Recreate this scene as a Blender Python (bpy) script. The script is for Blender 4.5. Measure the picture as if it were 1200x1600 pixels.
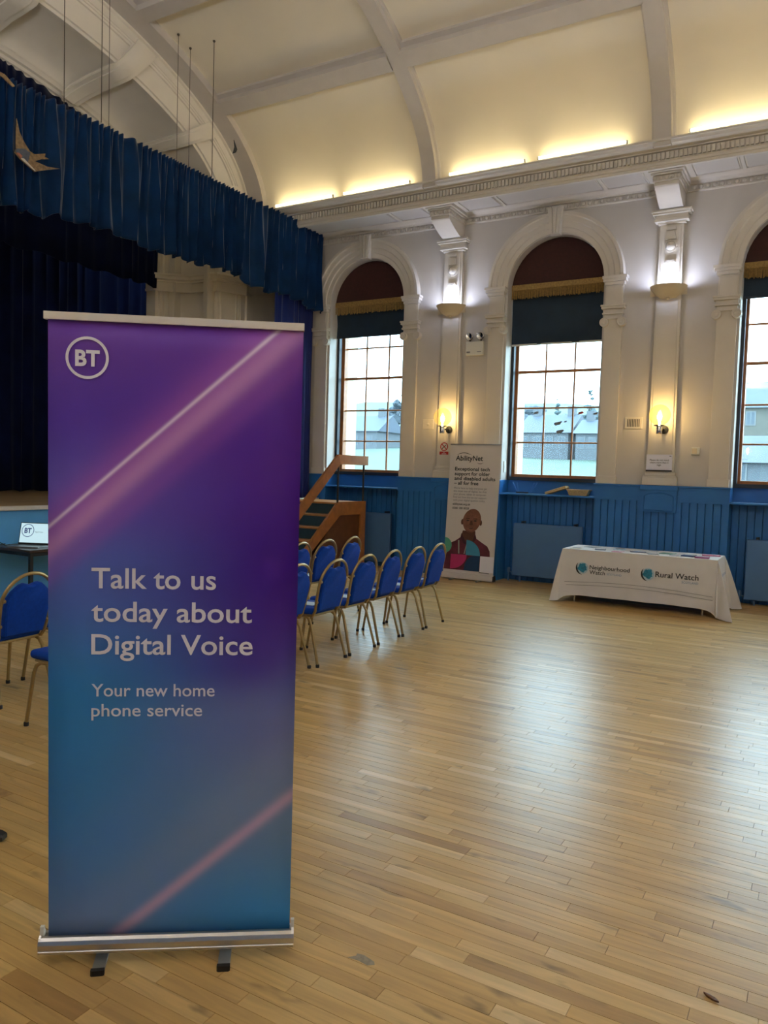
import bpy, bmesh, math, random
from mathutils import Vector, Matrix
random.seed(7)
for o in list(bpy.data.objects): bpy.data.objects.remove(o)
scene = bpy.context.scene
COL = scene.collection
# ------------------------------------------------------------------ camera
# world: X along the window wall, Y towards the window wall, Z up; metres
F_PX, CX, CY, CAM_H = 1200.0, 600.0, 800.0, 1.70
RW = ((0.86495766, 0.05322816, -0.49901404), (0.50095083, -0.03225129, 0.86487463), (0.02994184, -0.99806143, -0.05456069))
cam_d = bpy.data.cameras.new('camera'); cam = bpy.data.objects.new('camera', cam_d); COL.objects.link(cam)
cam_d.sensor_fit = 'VERTICAL'; cam_d.sensor_height = 24.0; cam_d.lens = 24.0 * F_PX / 1600.0
cam_d.clip_start = 0.05; cam_d.clip_end = 2000
_r = [RW[i][0] for i in range(3)]; _u = [-RW[i][1] for i in range(3)]; _b = [-RW[i][2] for i in range(3)]
cam.matrix_world = Matrix(((_r[0], _u[0], _b[0], 0), (_r[1], _u[1], _b[1], 0), (_r[2], _u[2], _b[2], CAM_H), (0, 0, 0, 1)))
scene.camera = cam
# ------------------------------------------------------------------ sky, exposure
SKY = 4.4
world = bpy.data.worlds.new('overcast_sky'); scene.world = world; world.use_nodes = True
wn = world.node_tree.nodes; bg = wn['Background']
bg.inputs[0].default_value = (0.65, 0.86, 1.0, 1); bg.inputs[1].default_value = SKY
vs = scene.view_settings
vs.view_transform = 'Standard'; vs.look = 'None'; vs.gamma = 1.0; vs.use_curve_mapping = False
vs.exposure = 1.55
TUBE = 7.0          # radiance of the cornice tubes
UPLIGHT_W = 9.0     # pilaster uplights
FILL_UPLIGHT_W = 105.0     # added fill uplights on the unseen wall behind the camera
GLOBE_W = 2.4        # globe wall lamps
# ------------------------------------------------------------------ room constants
YW = 11.45           # face of the window wall piers
YC, ZS, VA, VB = 5.25, 5.95, 5.3, 2.3      # vault ellipse
YS = 2 * YC - YW     # opposite wall
XW, XE = -8.85, 8.6  # end walls
P = 3.335
WIN = [-7.08, -3.745, -0.41, 2.925, 6.26]   # window centres
PIL = [-5.4125, -2.0775, 1.2575, 4.5925, 7.9275]
STAGE_Z = 1.16
PI = math.pi

# ================================================================== helpers
def lin(r, g, b):
    def f(c):
        c /= 255.0
        return c / 12.92 if c <= 0.04045 else ((c + 0.055) / 1.055) ** 2.4
    return (f(r), f(g), f(b))

def mat(name, col, rough=0.6, metal=0.0, noise=0.0, nscale=6.0, sheen=0.0, spec=0.5, emit=None, bump=0.0, bscale=60.0, coat=0.0, rvar=0.0):
    m = bpy.data.materials.new(name); m.use_nodes = True
    nt = m.node_tree; b = nt.nodes['Principled BSDF']
    b.inputs['Base Color'].default_value = (*col, 1); b.inputs['Roughness'].default_value = rough
    b.inputs['Metallic'].default_value = metal; b.inputs['Specular IOR Level'].default_value = spec
    b.inputs['Coat Weight'].default_value = coat
    if sheen: b.inputs['Sheen Weight'].default_value = sheen; b.inputs['Sheen Roughness'].default_value = 0.35
    if emit: b.inputs['Emission Color'].default_value = (*emit[0], 1); b.inputs['Emission Strength'].default_value = emit[1]
    if noise > 0:
        g = nt.nodes.new('ShaderNodeNewGeometry'); n = nt.nodes.new('ShaderNodeTexNoise'); n.inputs['Scale'].default_value = nscale; n.inputs['Detail'].default_value = 5
        nt.links.new(g.outputs['Position'], n.inputs['Vector'])
        r = nt.nodes.new('ShaderNodeMapRange'); r.inputs['From Min'].default_value = 0.3; r.inputs['From Max'].default_value = 0.7
        r.inputs['To Min'].default_value = 1 - noise; r.inputs['To Max'].default_value = 1 + noise
        nt.links.new(n.outputs['Fac'], r.inputs['Value'])
        v = nt.nodes.new('ShaderNodeVectorMath'); v.operation = 'SCALE'; v.inputs[0].default_value = col
        nt.links.new(r.outputs['Result'], v.inputs['Scale']); nt.links.new(v.outputs['Vector'], b.inputs['Base Color'])
    if bump > 0:
        g = nt.nodes.new('ShaderNodeNewGeometry'); n = nt.nodes.new('ShaderNodeTexNoise'); n.inputs['Scale'].default_value = bscale; n.inputs['Detail'].default_value = 4
        nt.links.new(g.outputs['Position'], n.inputs['Vector'])
        bp = nt.nodes.new('ShaderNodeBump'); bp.inputs['Strength'].default_value = bump; bp.inputs['Distance'].default_value = 0.01
        nt.links.new(n.outputs['Fac'], bp.inputs['Height']); nt.links.new(bp.outputs['Normal'], b.inputs['Normal'])
    return m

ORIGIN = {}
class MB:
    def __init__(s): s.v = []; s.f = []; s.mi = []
    def vert(s, p): s.v.append(tuple(p)); return len(s.v) - 1
    def face(s, idx, mi=0): s.f.append(tuple(idx)); s.mi.append(mi)
    def poly(s, pts, mi=0): s.face([s.vert(p) for p in pts], mi)
    def box(s, x0, x1, y0, y1, z0, z1, mi=0, bev=0.0, M=None):
        if bev <= 0:
            pts = [(x, y, z) for z in (z0, z1) for y in (y0, y1) for x in (x0, x1)]
            if M is not None: pts = [tuple(M @ Vector(p)) for p in pts]
            i = [s.vert(p) for p in pts]
            for q in ((0, 2, 3, 1), (4, 5, 7, 6), (0, 1, 5, 4), (2, 6, 7, 3), (0, 4, 6, 2), (1, 3, 7, 5)): s.face([i[k] for k in q], mi)
        else:
            bm = bmesh.new(); bmesh.ops.create_cube(bm, size=1)
            for v in bm.verts: v.co = Vector(((x0 + x1) / 2 + v.co.x * (x1 - x0), (y0 + y1) / 2 + v.co.y * (y1 - y0), (z0 + z1) / 2 + v.co.z * (z1 - z0)))
            bmesh.ops.bevel(bm, geom=list(bm.edges), offset=bev, segments=2, affect='EDGES', profile=0.5)
            s.add_bm(bm, mi, M)
    def add_bm(s, bm, mi=0, M=None):
        base = len(s.v); bm.verts.index_update()
        for v in bm.verts: s.v.append(tuple(M @ v.co) if M is not None else tuple(v.co))
        for f in bm.faces: s.face([base + v.index for v in f.verts], mi)
        bm.free()
    def tube(s, path, r, n=10, mi=0, cap=True, closed=False, flat=1.0):
        path = [Vector(p) for p in path]; rings = []; N = len(path)
        prev = None
        for k, p in enumerate(path):
            if closed: t = path[(k + 1) % N] - path[k - 1]
            else: t = path[min(k + 1, N - 1)] - path[max(k - 1, 0)]
            t.normalize()
            if prev is None:
                a = Vector((0, 0, 1)) if abs(t.z) < 0.9 else Vector((1, 0, 0)); u = t.cross(a).normalized()
            else:
                u = (prev - t * prev.dot(t)).normalized()
            prev = u; w = t.cross(u)
            rr = r[k] if isinstance(r, (list, tuple)) else r
            rings.append([s.vert(p + u * (rr * math.cos(2 * PI * j / n)) + w * (rr * flat * math.sin(2 * PI * j / n))) for j in range(n)])
        M = N if closed else N - 1
        for k in range(M):
            a, b = rings[k], rings[(k + 1) % N]
            for j in range(n): s.face([a[j], a[(j + 1) % n], b[(j + 1) % n], b[j]], mi)
        if cap and not closed: s.face(rings[0][::-1], mi); s.face(rings[-1], mi)
    def lathe(s, prof, c, n=24, mi=0, a0=0.0, a1=2 * PI, axis='Z'):
        full = abs(a1 - a0 - 2 * PI) < 1e-6; m = n if full else n + 1; rings = []
        for (r, z) in prof:
            ring = []
            for j in range(m):
                a = a0 + (a1 - a0) * j / n
                q = (r * math.cos(a), r * math.sin(a), z)
                if axis == 'Y': q = (q[0], z, q[1])
                if axis == 'X': q = (z, q[0], q[1])
                ring.append(s.vert((c[0] + q[0], c[1] + q[1], c[2] + q[2])))
            rings.append(ring)
        for k in range(len(rings) - 1):
            for j in range(m if full else m - 1):
                s.face([rings[k][j], rings[k][(j + 1) % m], rings[k + 1][(j + 1) % m], rings[k + 1][j]], mi)
    def grid(s, rows, mi=0, closed=False):
        ids = [[s.vert(p) for p in r] for r in rows]
        for a, b in zip(ids[:-1], ids[1:]):
            n = len(a)
            for j in range(n if closed else n - 1): s.face([a[j], a[(j + 1) % n], b[(j + 1) % n], b[j]], mi)
        return ids
    def prism(s, outline, d0, d1, frame, mi=0):
        """outline: 2D polygon; frame(a, b, d) -> 3D; extruded between depths d0 and d1"""
        A = [s.vert(frame(a, b, d0)) for a, b in outline]; B = [s.vert(frame(a, b, d1)) for a, b in outline]
        n = len(A); s.face(A, mi); s.face(B[::-1], mi)
        for j in range(n): s.face([A[j], B[j], B[(j + 1) % n], A[(j + 1) % n]], mi)
    def build(s, name, m, parent=None, origin=None, smooth=False, label=None, cat=None, group=None, kind=None, fix=True):
        if parent is not None: org = ORIGIN.get(parent.name, Vector((0, 0, 0)))
        else: org = Vector(origin) if origin is not None else Vector((0, 0, 0))
        me = bpy.data.meshes.new(name)
        me.from_pydata([(a - org.x, b - org.y, c - org.z) for a, b, c in s.v], [], s.f)
        ms = m if isinstance(m, (list, tuple)) else [m]
        for q in ms: me.materials.append(q)
        if len(ms) > 1: me.polygons.foreach_set('material_index', s.mi)
        if fix:
            bm = bmesh.new(); bm.from_mesh(me); bmesh.ops.recalc_face_normals(bm, faces=bm.faces); bm.to_mesh(me); bm.free()
        me.update()
        if smooth:
            me.polygons.foreach_set('use_smooth', [True] * len(me.polygons)); me.set_sharp_from_angle(angle=math.radians(38))
        o = bpy.data.objects.new(name, me); COL.objects.link(o)
        if parent is not None: o.parent = parent
        else: o.location = org
        ORIGIN[o.name] = org
        tag(o, label, cat, group, kind)
        return o

def tag(o, label=None, cat=None, group=None, kind=None):
    if label: o['label'] = label
    if cat: o['category'] = cat
    if group: o['group'] = group
    if kind: o['kind'] = kind
    return o
def thing(name, label, cat, loc, group=None, kind=None):
    o = bpy.data.objects.new(name, None); COL.objects.link(o); o.location = loc; o.empty_display_size = 0.1
    ORIGIN[o.name] = Vector(loc)
    return tag(o, label, cat, group, kind)
def copy_tree(o, parent=None):
    c = o.copy(); COL.objects.link(c)
    if parent is not None: c.parent = parent
    for ch in list(o.children): copy_tree(ch, c)
    return c
def place_part(src, name, parent, loc, rot=(0, 0, 0)):
    c = bpy.data.objects.new(name, src); COL.objects.link(c); c.parent = parent; c.location = loc; c.rotation_euler = rot
    return c
def proj(p):
    d = (p[0], p[1], p[2] - CAM_H)
    c = [RW[0][k] * d[0] + RW[1][k] * d[1] + RW[2][k] * d[2] for k in range(3)]
    return (CX + F_PX * c[0] / c[2], CY + F_PX * c[1] / c[2], c[2]) if c[2] > 0.01 else None

_txt = {}
def text_pts(body, bold=0.0):
    """flat mesh of a line of lettering: verts and faces, unit size, left end at 0, baseline at 0"""
    k = (body, bold)
    if k in _txt: return _txt[k]
    cu = bpy.data.curves.new('t', 'FONT'); cu.body = body; cu.size = 1.0; cu.offset = bold; cu.resolution_u = 4; cu.fill_mode = 'FRONT'
    o = bpy.data.objects.new('t', cu); COL.objects.link(o)
    dg = bpy.context.evaluated_depsgraph_get()
    me = bpy.data.meshes.new_from_object(o.evaluated_get(dg))
    v = [(q.co.x, q.co.y) for q in me.vertices]; f = [tuple(p.vertices) for p in me.polygons]
    bpy.data.objects.remove(o); bpy.data.curves.remove(cu); bpy.data.meshes.remove(me)
    x0 = min(q[0] for q in v)
    _txt[k] = ([(a - x0, b) for a, b in v], f, max(q[0] for q in v) - x0)
    return _txt[k]
def add_text(mb, body, x, y, frame, d, width=None, size=None, bold=0.0, sy=None, align='L'):
    v, f, w = text_pts(body, bold)
    sx = width / w if width else size
    hy = sy if sy else sx
    if align == 'C': x -= sx * w / 2
    base = len(mb.v)
    for a, b in v: mb.v.append(tuple(frame(x + a * sx, y + b * hy, d)))
    for q in f: mb.face([base + i for i in q])
def words_of(body, x, width, bold):
    w = text_pts(body, bold)[2]; out = []; pre = ''
    for k, wd in enumerate(body.split(' ')):
        pre = wd if k == 0 else pre + ' ' + wd
        sc = width / w; ww = text_pts(wd, bold)[2]; out.append((wd, x + (text_pts(pre, bold)[2] - ww) * sc, ww * sc))
    return out
def disc(mb, cx, cy, r, frame, d, n=32, a0=0.0, a1=2 * PI, mi=0, ry=None):
    ry = ry or r
    full = abs(a1 - a0 - 2 * PI) < 1e-6
    pts = [(cx + r * math.cos(a0 + (a1 - a0) * j / n), cy + ry * math.sin(a0 + (a1 - a0) * j / n)) for j in range(n if full else n + 1)]
    if not full: pts.append((cx, cy))
    mb.poly([frame(a, b, d) for a, b in pts], mi)
def ring(mb, cx, cy, r0, r1, frame, d, n=40, mi=0, a0=0.0, a1=2 * PI):
    rows = []
    for j in range(n + 1):
        a = a0 + (a1 - a0) * j / n
        rows.append([frame(cx + r0 * math.cos(a), cy + r0 * math.sin(a), d), frame(cx + r1 * math.cos(a), cy + r1 * math.sin(a), d)])
    mb.grid(rows, mi)
def flat(mb, pts, frame, d, mi=0): mb.poly([frame(a, b, d) for a, b in pts], mi)

# ================================================================== materials
M = {}
M['plaster'] = mat('wall_plaster', (0.57, 0.54, 0.505), 0.55, noise=0.03, nscale=1.5, bump=0.05)
M['trimw'] = mat('plaster_trim', (0.66, 0.615, 0.54), 0.5, noise=0.03, nscale=3)
M['prosc_lit'] = mat('proscenium_plaster_lit', (0.80, 0.74, 0.62), 0.5, noise=0.03, nscale=3)  # paler than the other trim: warm light on the arch put into the colour
M['ceil'] = mat('ceiling_cream', (0.80, 0.72, 0.56), 0.6, noise=0.05, nscale=0.8, bump=0.05)
M['ceilrib_shaded'] = mat('ceiling_rib_shaded', (0.58, 0.53, 0.47), 0.55, noise=0.03)  # darker than the vault: shade on rib undersides put into the colour
M['blue'] = mat('dado_blue', (0.022, 0.165, 0.47), 0.42, noise=0.06, nscale=4)
M['bluerad'] = mat('radiator_blue', (0.085, 0.20, 0.42), 0.4, noise=0.03)
M['bluelt'] = mat('stage_front_blue', (0.09, 0.38, 0.78), 0.45, noise=0.05)
M['navy'] = mat('navy_frame', (0.006, 0.016, 0.032), 0.45)
M['orange'] = mat('varnished_sash', (0.38, 0.14, 0.035), 0.35, noise=0.15, nscale=12)
M['stonev'] = mat('outer_reveal_stone', (0.55, 0.50, 0.38), 0.8, noise=0.1)
M['blind'] = mat('blackout_blind', (0.006, 0.022, 0.045), 0.75, noise=0.15, nscale=5)
M['maroon'] = mat('maroon_board', (0.040, 0.008, 0.006), 0.8, noise=0.2, nscale=20)
M['fringe'] = mat('gold_fringe', (0.30, 0.19, 0.055), 0.7, noise=0.25, nscale=40)
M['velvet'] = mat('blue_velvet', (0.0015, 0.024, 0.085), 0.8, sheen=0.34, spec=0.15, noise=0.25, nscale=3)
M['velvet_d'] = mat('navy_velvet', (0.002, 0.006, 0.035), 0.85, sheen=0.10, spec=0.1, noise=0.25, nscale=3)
M['velvet_s'] = mat('royal_velvet', (0.003, 0.014, 0.13), 0.6, sheen=0.3, spec=0.3, noise=0.2, nscale=3)
M['alu'] = mat('brushed_aluminium', (0.62, 0.60, 0.56), 0.32, metal=0.9, noise=0.03, nscale=30)
M['aluw'] = mat('white_aluminium', (0.72, 0.70, 0.66), 0.35, metal=0.2)
M['alud'] = mat('grey_aluminium', (0.36, 0.38, 0.39), 0.42, metal=0.7)
M['black'] = mat('black_plastic', (0.010, 0.010, 0.012), 0.45)
M['gold'] = mat('gold_tube', (0.40, 0.29, 0.13), 0.36, metal=0.75, noise=0.06, nscale=25)
M['chairblue'] = mat('chair_fabric', (0.0015, 0.052, 0.40), 0.75, sheen=0.05, spec=0.2, noise=0.12, nscale=40, bump=0.1, bscale=400)
M['cloth'] = mat('white_tablecloth', (0.74, 0.73, 0.74), 0.75, noise=0.03, bump=0.05, bscale=30)
M['print_w'] = mat('banner_white', (0.66, 0.62, 0.60), 0.6)
M['print_w2'] = mat('print_white', (0.80, 0.80, 0.90), 0.6)
M['ink'] = mat('print_ink', (0.02, 0.025, 0.03), 0.6)
M['inkg'] = mat('print_grey', (0.22, 0.23, 0.25), 0.6)
M['oak'] = mat('oak_stair', (0.36, 0.135, 0.030), 0.35, noise=0.2, nscale=9)
M['oakd'] = mat('oak_panel', (0.13, 0.048, 0.014), 0.4, noise=0.2, nscale=7)
M['oakl'] = mat('oak_rail', (0.47, 0.20, 0.055), 0.35, noise=0.15, nscale=9)
M['riser'] = mat('stair_riser', (0.02, 0.055, 0.075), 0.5)
M['paper'] = mat('paper_sheet', (0.62, 0.78, 0.92), 0.7)
M['white'] = mat('white_plastic', (0.72, 0.72, 0.66), 0.4)
M['cream'] = mat('cream_plaster_bowl', (0.66, 0.58, 0.42), 0.5)
M['chrome'] = mat('chrome', (0.72, 0.72, 0.72), 0.12, metal=1.0)
M['red'] = mat('sign_red', (0.50, 0.03, 0.025), 0.5)
M['wire'] = mat('hanging_wire', (0.10, 0.08, 0.05), 0.5, metal=0.4)
M['tube'] = mat('lit_tube', (0.9, 0.9, 0.8), 0.4, emit=((1.0, 0.84, 0.50), TUBE))
M['bulb'] = mat('lit_bulb', (1, 0.9, 0.7), 0.4, emit=((1.0, 0.74, 0.38), 22.0))
M['wicker'] = mat('wicker', (0.52, 0.38, 0.19), 0.7, noise=0.25, nscale=60)
M['dark_wood'] = mat('dark_table_top', (0.045, 0.022, 0.015), 0.35, noise=0.2, nscale=10)
M['bird'] = mat('painted_bird', (0.25, 0.165, 0.085), 0.7, noise=0.35, nscale=30)
M['birdg'] = mat('painted_bird_head', (0.09, 0.11, 0.15), 0.7, noise=0.2, nscale=30)
M['birdr'] = mat('painted_bird_cheek', (0.42, 0.14, 0.09), 0.7)
M['birdw'] = mat('painted_bird_belly', (0.62, 0.58, 0.52), 0.7)

def glass_mat(name, tint, refl=0.06, haze=0.0, hazecol=(1, 1, 1)):
    m = bpy.data.materials.new(name); m.use_nodes = True; nt = m.node_tree; nt.nodes.clear()
    out = nt.nodes.new('ShaderNodeOutputMaterial'); t = nt.nodes.new('ShaderNodeBsdfTransparent'); t.inputs[0].default_value = (*tint, 1)
    g = nt.nodes.new('ShaderNodeBsdfGlossy'); g.inputs['Roughness'].default_value = 0.02
    mx = nt.nodes.new('ShaderNodeMixShader'); mx.inputs[0].default_value = refl
    nt.links.new(t.outputs[0], mx.inputs[1]); nt.links.new(g.outputs[0], mx.inputs[2])
    last = mx
    if haze > 0:
        d = nt.nodes.new('ShaderNodeBsdfTranslucent'); d.inputs[0].default_value = (*hazecol, 1)
        m2 = nt.nodes.new('ShaderNodeMixShader'); m2.inputs[0].default_value = haze
        nt.links.new(mx.outputs[0], m2.inputs[1]); nt.links.new(d.outputs[0], m2.inputs[2]); last = m2
    nt.links.new(last.outputs[0], out.inputs[0])
    return m
M['glass'] = glass_mat('window_glass', (0.84, 0.97, 1.0), 0.05, 0.012, (0.8, 0.95, 1.0))
M['globe'] = glass_mat('amber_globe_glass', (0.97, 0.88, 0.64), 0.06, 0.035, (1.0, 0.82, 0.45))

def plank_mat():
    m = bpy.data.materials.new('oak_floorboards'); m.use_nodes = True; nt = m.node_tree; N = nt.nodes; L = nt.links
    b = N['Principled BSDF']
    geo = N.new('ShaderNodeNewGeometry'); oi = N.new('ShaderNodeObjectInfo')
    ad = N.new('ShaderNodeMath'); ad.operation = 'ADD'; L.new(geo.outputs['Random Per Island'], ad.inputs[0]); L.new(oi.outputs['Random'], ad.inputs[1])
    fr = N.new('ShaderNodeMath'); fr.operation = 'FRACT'; L.new(ad.outputs[0], fr.inputs[0])
    # grain coordinates: world position shifted per board, stretched along X
    cb = N.new('ShaderNodeCombineXYZ'); mu = N.new('ShaderNodeMath'); mu.operation = 'MULTIPLY'; mu.inputs[1].default_value = 37.0
    L.new(fr.outputs[0], mu.inputs[0]); L.new(mu.outputs[0], cb.inputs['Z']); L.new(mu.outputs[0], cb.inputs['X'])
    va = N.new('ShaderNodeVectorMath'); va.operation = 'ADD'; L.new(geo.outputs['Position'], va.inputs[0]); L.new(cb.outputs[0], va.inputs[1])
    vm = N.new('ShaderNodeVectorMath'); vm.operation = 'MULTIPLY'; vm.inputs[1].default_value = (2.2, 26.0, 1.0); L.new(va.outputs[0], vm.inputs[0])
    n1 = N.new('ShaderNodeTexNoise'); n1.inputs['Scale'].default_value = 1.0; n1.inputs['Detail'].default_value = 6; n1.inputs['Distortion'].default_value = 0.8; L.new(vm.outputs[0], n1.inputs['Vector'])
    vk = N.new('ShaderNodeVectorMath'); vk.operation = 'MULTIPLY'; vk.inputs[1].default_value = (3.6, 10.0, 1.0); L.new(va.outputs[0], vk.inputs[0])
    n2 = N.new('ShaderNodeTexNoise'); n2.inputs['Scale'].default_value = 1.0; n2.inputs['Detail'].default_value = 3; L.new(vk.outputs[0], n2.inputs['Vector'])
    ramp = N.new('ShaderNodeValToRGB'); e = ramp.color_ramp.elements
    e[0].position = 0.0; e[0].color = (0.42, 0.245, 0.080, 1); e[1].position = 1.0; e[1].color = (0.72, 0.52, 0.25, 1)
    for p_, c_ in ((0.10, (0.52, 0.325, 0.110, 1)), (0.5, (0.58, 0.370, 0.130, 1)), (0.92, (0.62, 0.415, 0.160, 1))):
        q = e.new(p_); q.color = c_
    L.new(fr.outputs[0], ramp.inputs[0])
    mr = N.new('ShaderNodeMapRange'); mr.inputs['From Min'].default_value = 0.3; mr.inputs['From Max'].default_value = 0.7; mr.inputs['To Min'].default_value = 0.80; mr.inputs['To Max'].default_value = 1.12
    L.new(n1.outputs['Fac'], mr.inputs['Value'])
    kn = N.new('ShaderNodeMapRange'); kn.inputs['From Min'].default_value = 0.63; kn.inputs['From Max'].default_value = 0.74; kn.inputs['To Min'].default_value = 1.0; kn.inputs['To Max'].default_value = 0.50
    L.new(n2.outputs['Fac'], kn.inputs['Value'])
    mm = N.new('ShaderNodeMath'); mm.operation = 'MULTIPLY'; L.new(mr.outputs[0], mm.inputs[0]); L.new(kn.outputs[0], mm.inputs[1])
    sc = N.new('ShaderNodeVectorMath'); sc.operation = 'SCALE'; L.new(ramp.outputs[0], sc.inputs[0]); L.new(mm.outputs[0], sc.inputs['Scale'])
    L.new(sc.outputs[0], b.inputs['Base Color'])
    rr = N.new('ShaderNodeMapRange'); rr.inputs['To Min'].default_value = 0.28; rr.inputs['To Max'].default_value = 0.40; L.new(n1.outputs['Fac'], rr.inputs['Value']); L.new(rr.outputs[0], b.inputs['Roughness'])
    b.inputs['Specular IOR Level'].default_value = 0.45
    bp = N.new('ShaderNodeBump'); bp.inputs['Strength'].default_value = 0.06; bp.inputs['Distance'].default_value = 0.01; L.new(n1.outputs['Fac'], bp.inputs['Height']); L.new(bp.outputs[0], b.inputs['Normal'])
    return m
M['plank'] = plank_mat()
M['underfloor'] = mat('floor_joints', (0.16, 0.085, 0.035), 0.7)

# ================================================================== floor
floor = MB()
floor.box(XW, XE, YS - 0.1, 11.80, -0.12, -0.0045)
floor = floor.build('floor', M['underfloor'], label='pale oak strip floor of narrow boards with dark knots', cat='floor', kind='structure')
BW, GAP = 0.064, 0.0006
LENS = (0.36, 0.46, 0.56, 0.68, 0.82, 0.98)
def board_geo(mb, x0, x1, y0, y1, z):
    b = 0.0008; t = z
    a = [mb.vert(p) for p in ((x0, y0, -0.004), (x1, y0, -0.004), (x1, y1, -0.004), (x0, y1, -0.004))]
    c = [mb.vert(p) for p in ((x0 + b, y0 + b, t), (x1 - b, y0 + b, t), (x1 - b, y1 - b, t), (x0 + b, y1 - b, t))]
    mb.face(c)
    for k in range(4): mb.face([a[k], a[(k + 1) % 4], c[(k + 1) % 4], c[k]])
plank_mesh = {}
for ln in LENS:
    mb = MB(); board_geo(mb, 0, ln - GAP, 0, BW - GAP, 0.0)
    me = bpy.data.meshes.new('plank'); me.from_pydata(mb.v, [], mb.f); me.materials.append(M['plank']); me.update(); plank_mesh[ln] = me
boards = []
rf = random.Random(3); y = YS - 0.05; row = 0
while y < 11.76:
    x = XW - rf.random() * 0.9
    while x < XE:
        ln = rf.choice(LENS); boards.append((x, y, ln)); x += ln
    y += BW
def board_area(b):
    pts = [proj((b[0] + i * b[2], b[1] + j * BW, 0)) for i, j in ((0, 0), (1, 0), (1, 1), (0, 1))]
    if any(q is None for q in pts): return 0
    cx = sum(q[0] for q in pts) / 4; cy = sum(q[1] for q in pts) / 4
    if not (-15 < cx < 1215 and 0 < cy < 1612): return 0
    if 84 < cx < 446 and cy < 1440: return 0          # behind the purple banner
    return abs(sum(pts[k][0] * pts[(k + 1) % 4][1] - pts[(k + 1) % 4][0] * pts[k][1] for k in range(4))) / 2
order = sorted(range(len(boards)), key=lambda i: -board_area(boards[i]))
single = set(order[:300])
mb = MB(); rz = random.Random(5)
for i, (bx_, by_, ln) in enumerate(boards):
    if i in single: place_part(plank_mesh[ln], 'plank', floor, (bx_, by_, rz.uniform(-0.0006, 0.0)))
    else: board_geo(mb, bx_, min(bx_ + ln, XE) - GAP, by_, by_ + BW - GAP, rz.uniform(-0.0006, 0.0))
mb.build('far_planks', M['plank'], floor, kind='stuff', fix=False)

# ================================================================== window wall
HW, SPR = 0.745, 4.58
ZT = 5.9
edges = [XW] + [p_ for p_ in PIL[:4]] + [XE]
mb = MB()
def q4(a, b, c, d, mi=0): mb.poly([a, b, c, d], mi)
NA = 28
for k, wc in enumerate(WIN):
    xl, xr = edges[k], edges[k + 1]; a, b = wc - HW, wc + HW
    q4((xl, YW, 0), (a, YW, 0), (a, YW, ZT), (xl, YW, ZT)); q4((b, YW, 0), (xr, YW, 0), (xr, YW, ZT), (b, YW, ZT))
    arc = [(wc + HW * math.cos(PI - PI * j / NA), SPR + HW * math.sin(PI - PI * j / NA)) for j in range(NA + 1)]
    for j in range(NA):
        q4((arc[j][0], YW, arc[j][1]), (arc[j + 1][0], YW, arc[j + 1][1]), (arc[j + 1][0], YW, ZT), (arc[j][0], YW, ZT))
        q4((arc[j][0], YW, arc[j][1]), (arc[j][0], 11.99, arc[j][1]), (arc[j + 1][0], 11.99, arc[j + 1][1]), (arc[j + 1][0], YW, arc[j + 1][1]))
        q4((arc[j][0], 11.99, arc[j][1]), (arc[j][0], 12.4, arc[j][1]), (arc[j + 1][0], 12.4, arc[j + 1][1]), (arc[j + 1][0], 11.99, arc[j + 1][1]), 2)
    for x in (a, b):
        q4((x, YW, 1.60), (x, 11.99, 1.60), (x, 11.99, SPR), (x, YW, SPR)); q4((x, 11.99, 1.5), (x, 12.4, 1.5), (x, 12.4, SPR), (x, 11.99, SPR), 2)
        q4((x, YW, 0), (x, 11.76, 0), (x, 11.76, 1.60), (x, YW, 1.60), 1)
    q4((a, 11.76, 0), (b, 11.76, 0), (b, 11.76, 1.60), (a, 11.76, 1.60), 1)
    q4((a, 11.74, 1.60), (b, 11.74, 1.60), (b, 11.99, 1.60), (a, 11.99, 1.60), 1); q4((a, 11.99, 1.60), (b, 11.99, 1.60), (b, 12.45, 1.52), (a, 12.45, 1.52), 2)
    # outer face of the building
    q4((xl, 12.4, -3), (a, 12.4, -3), (a, 12.4, 8), (xl, 12.4, 8), 2); q4((b, 12.4, -3), (xr, 12.4, -3), (xr, 12.4, 8), (b, 12.4, 8), 2)
    q4((a, 12.4, -3), (b, 12.4, -3), (b, 12.4, 1.55), (a, 12.4, 1.55), 2)
    for j in range(NA): q4((arc[j][0], 12.4, arc[j][1]), (arc[j + 1][0], 12.4, arc[j + 1][1]), (arc[j + 1][0], 12.4, 8), (arc[j][0], 12.4, 8), 2)
wall_n = mb.build('wall_north', [M['plaster'], M['blue'], M['stonev']], label='cream plastered window wall with tall arched openings and blue boarded dado', cat='wall', kind='structure', fix=False)

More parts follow.
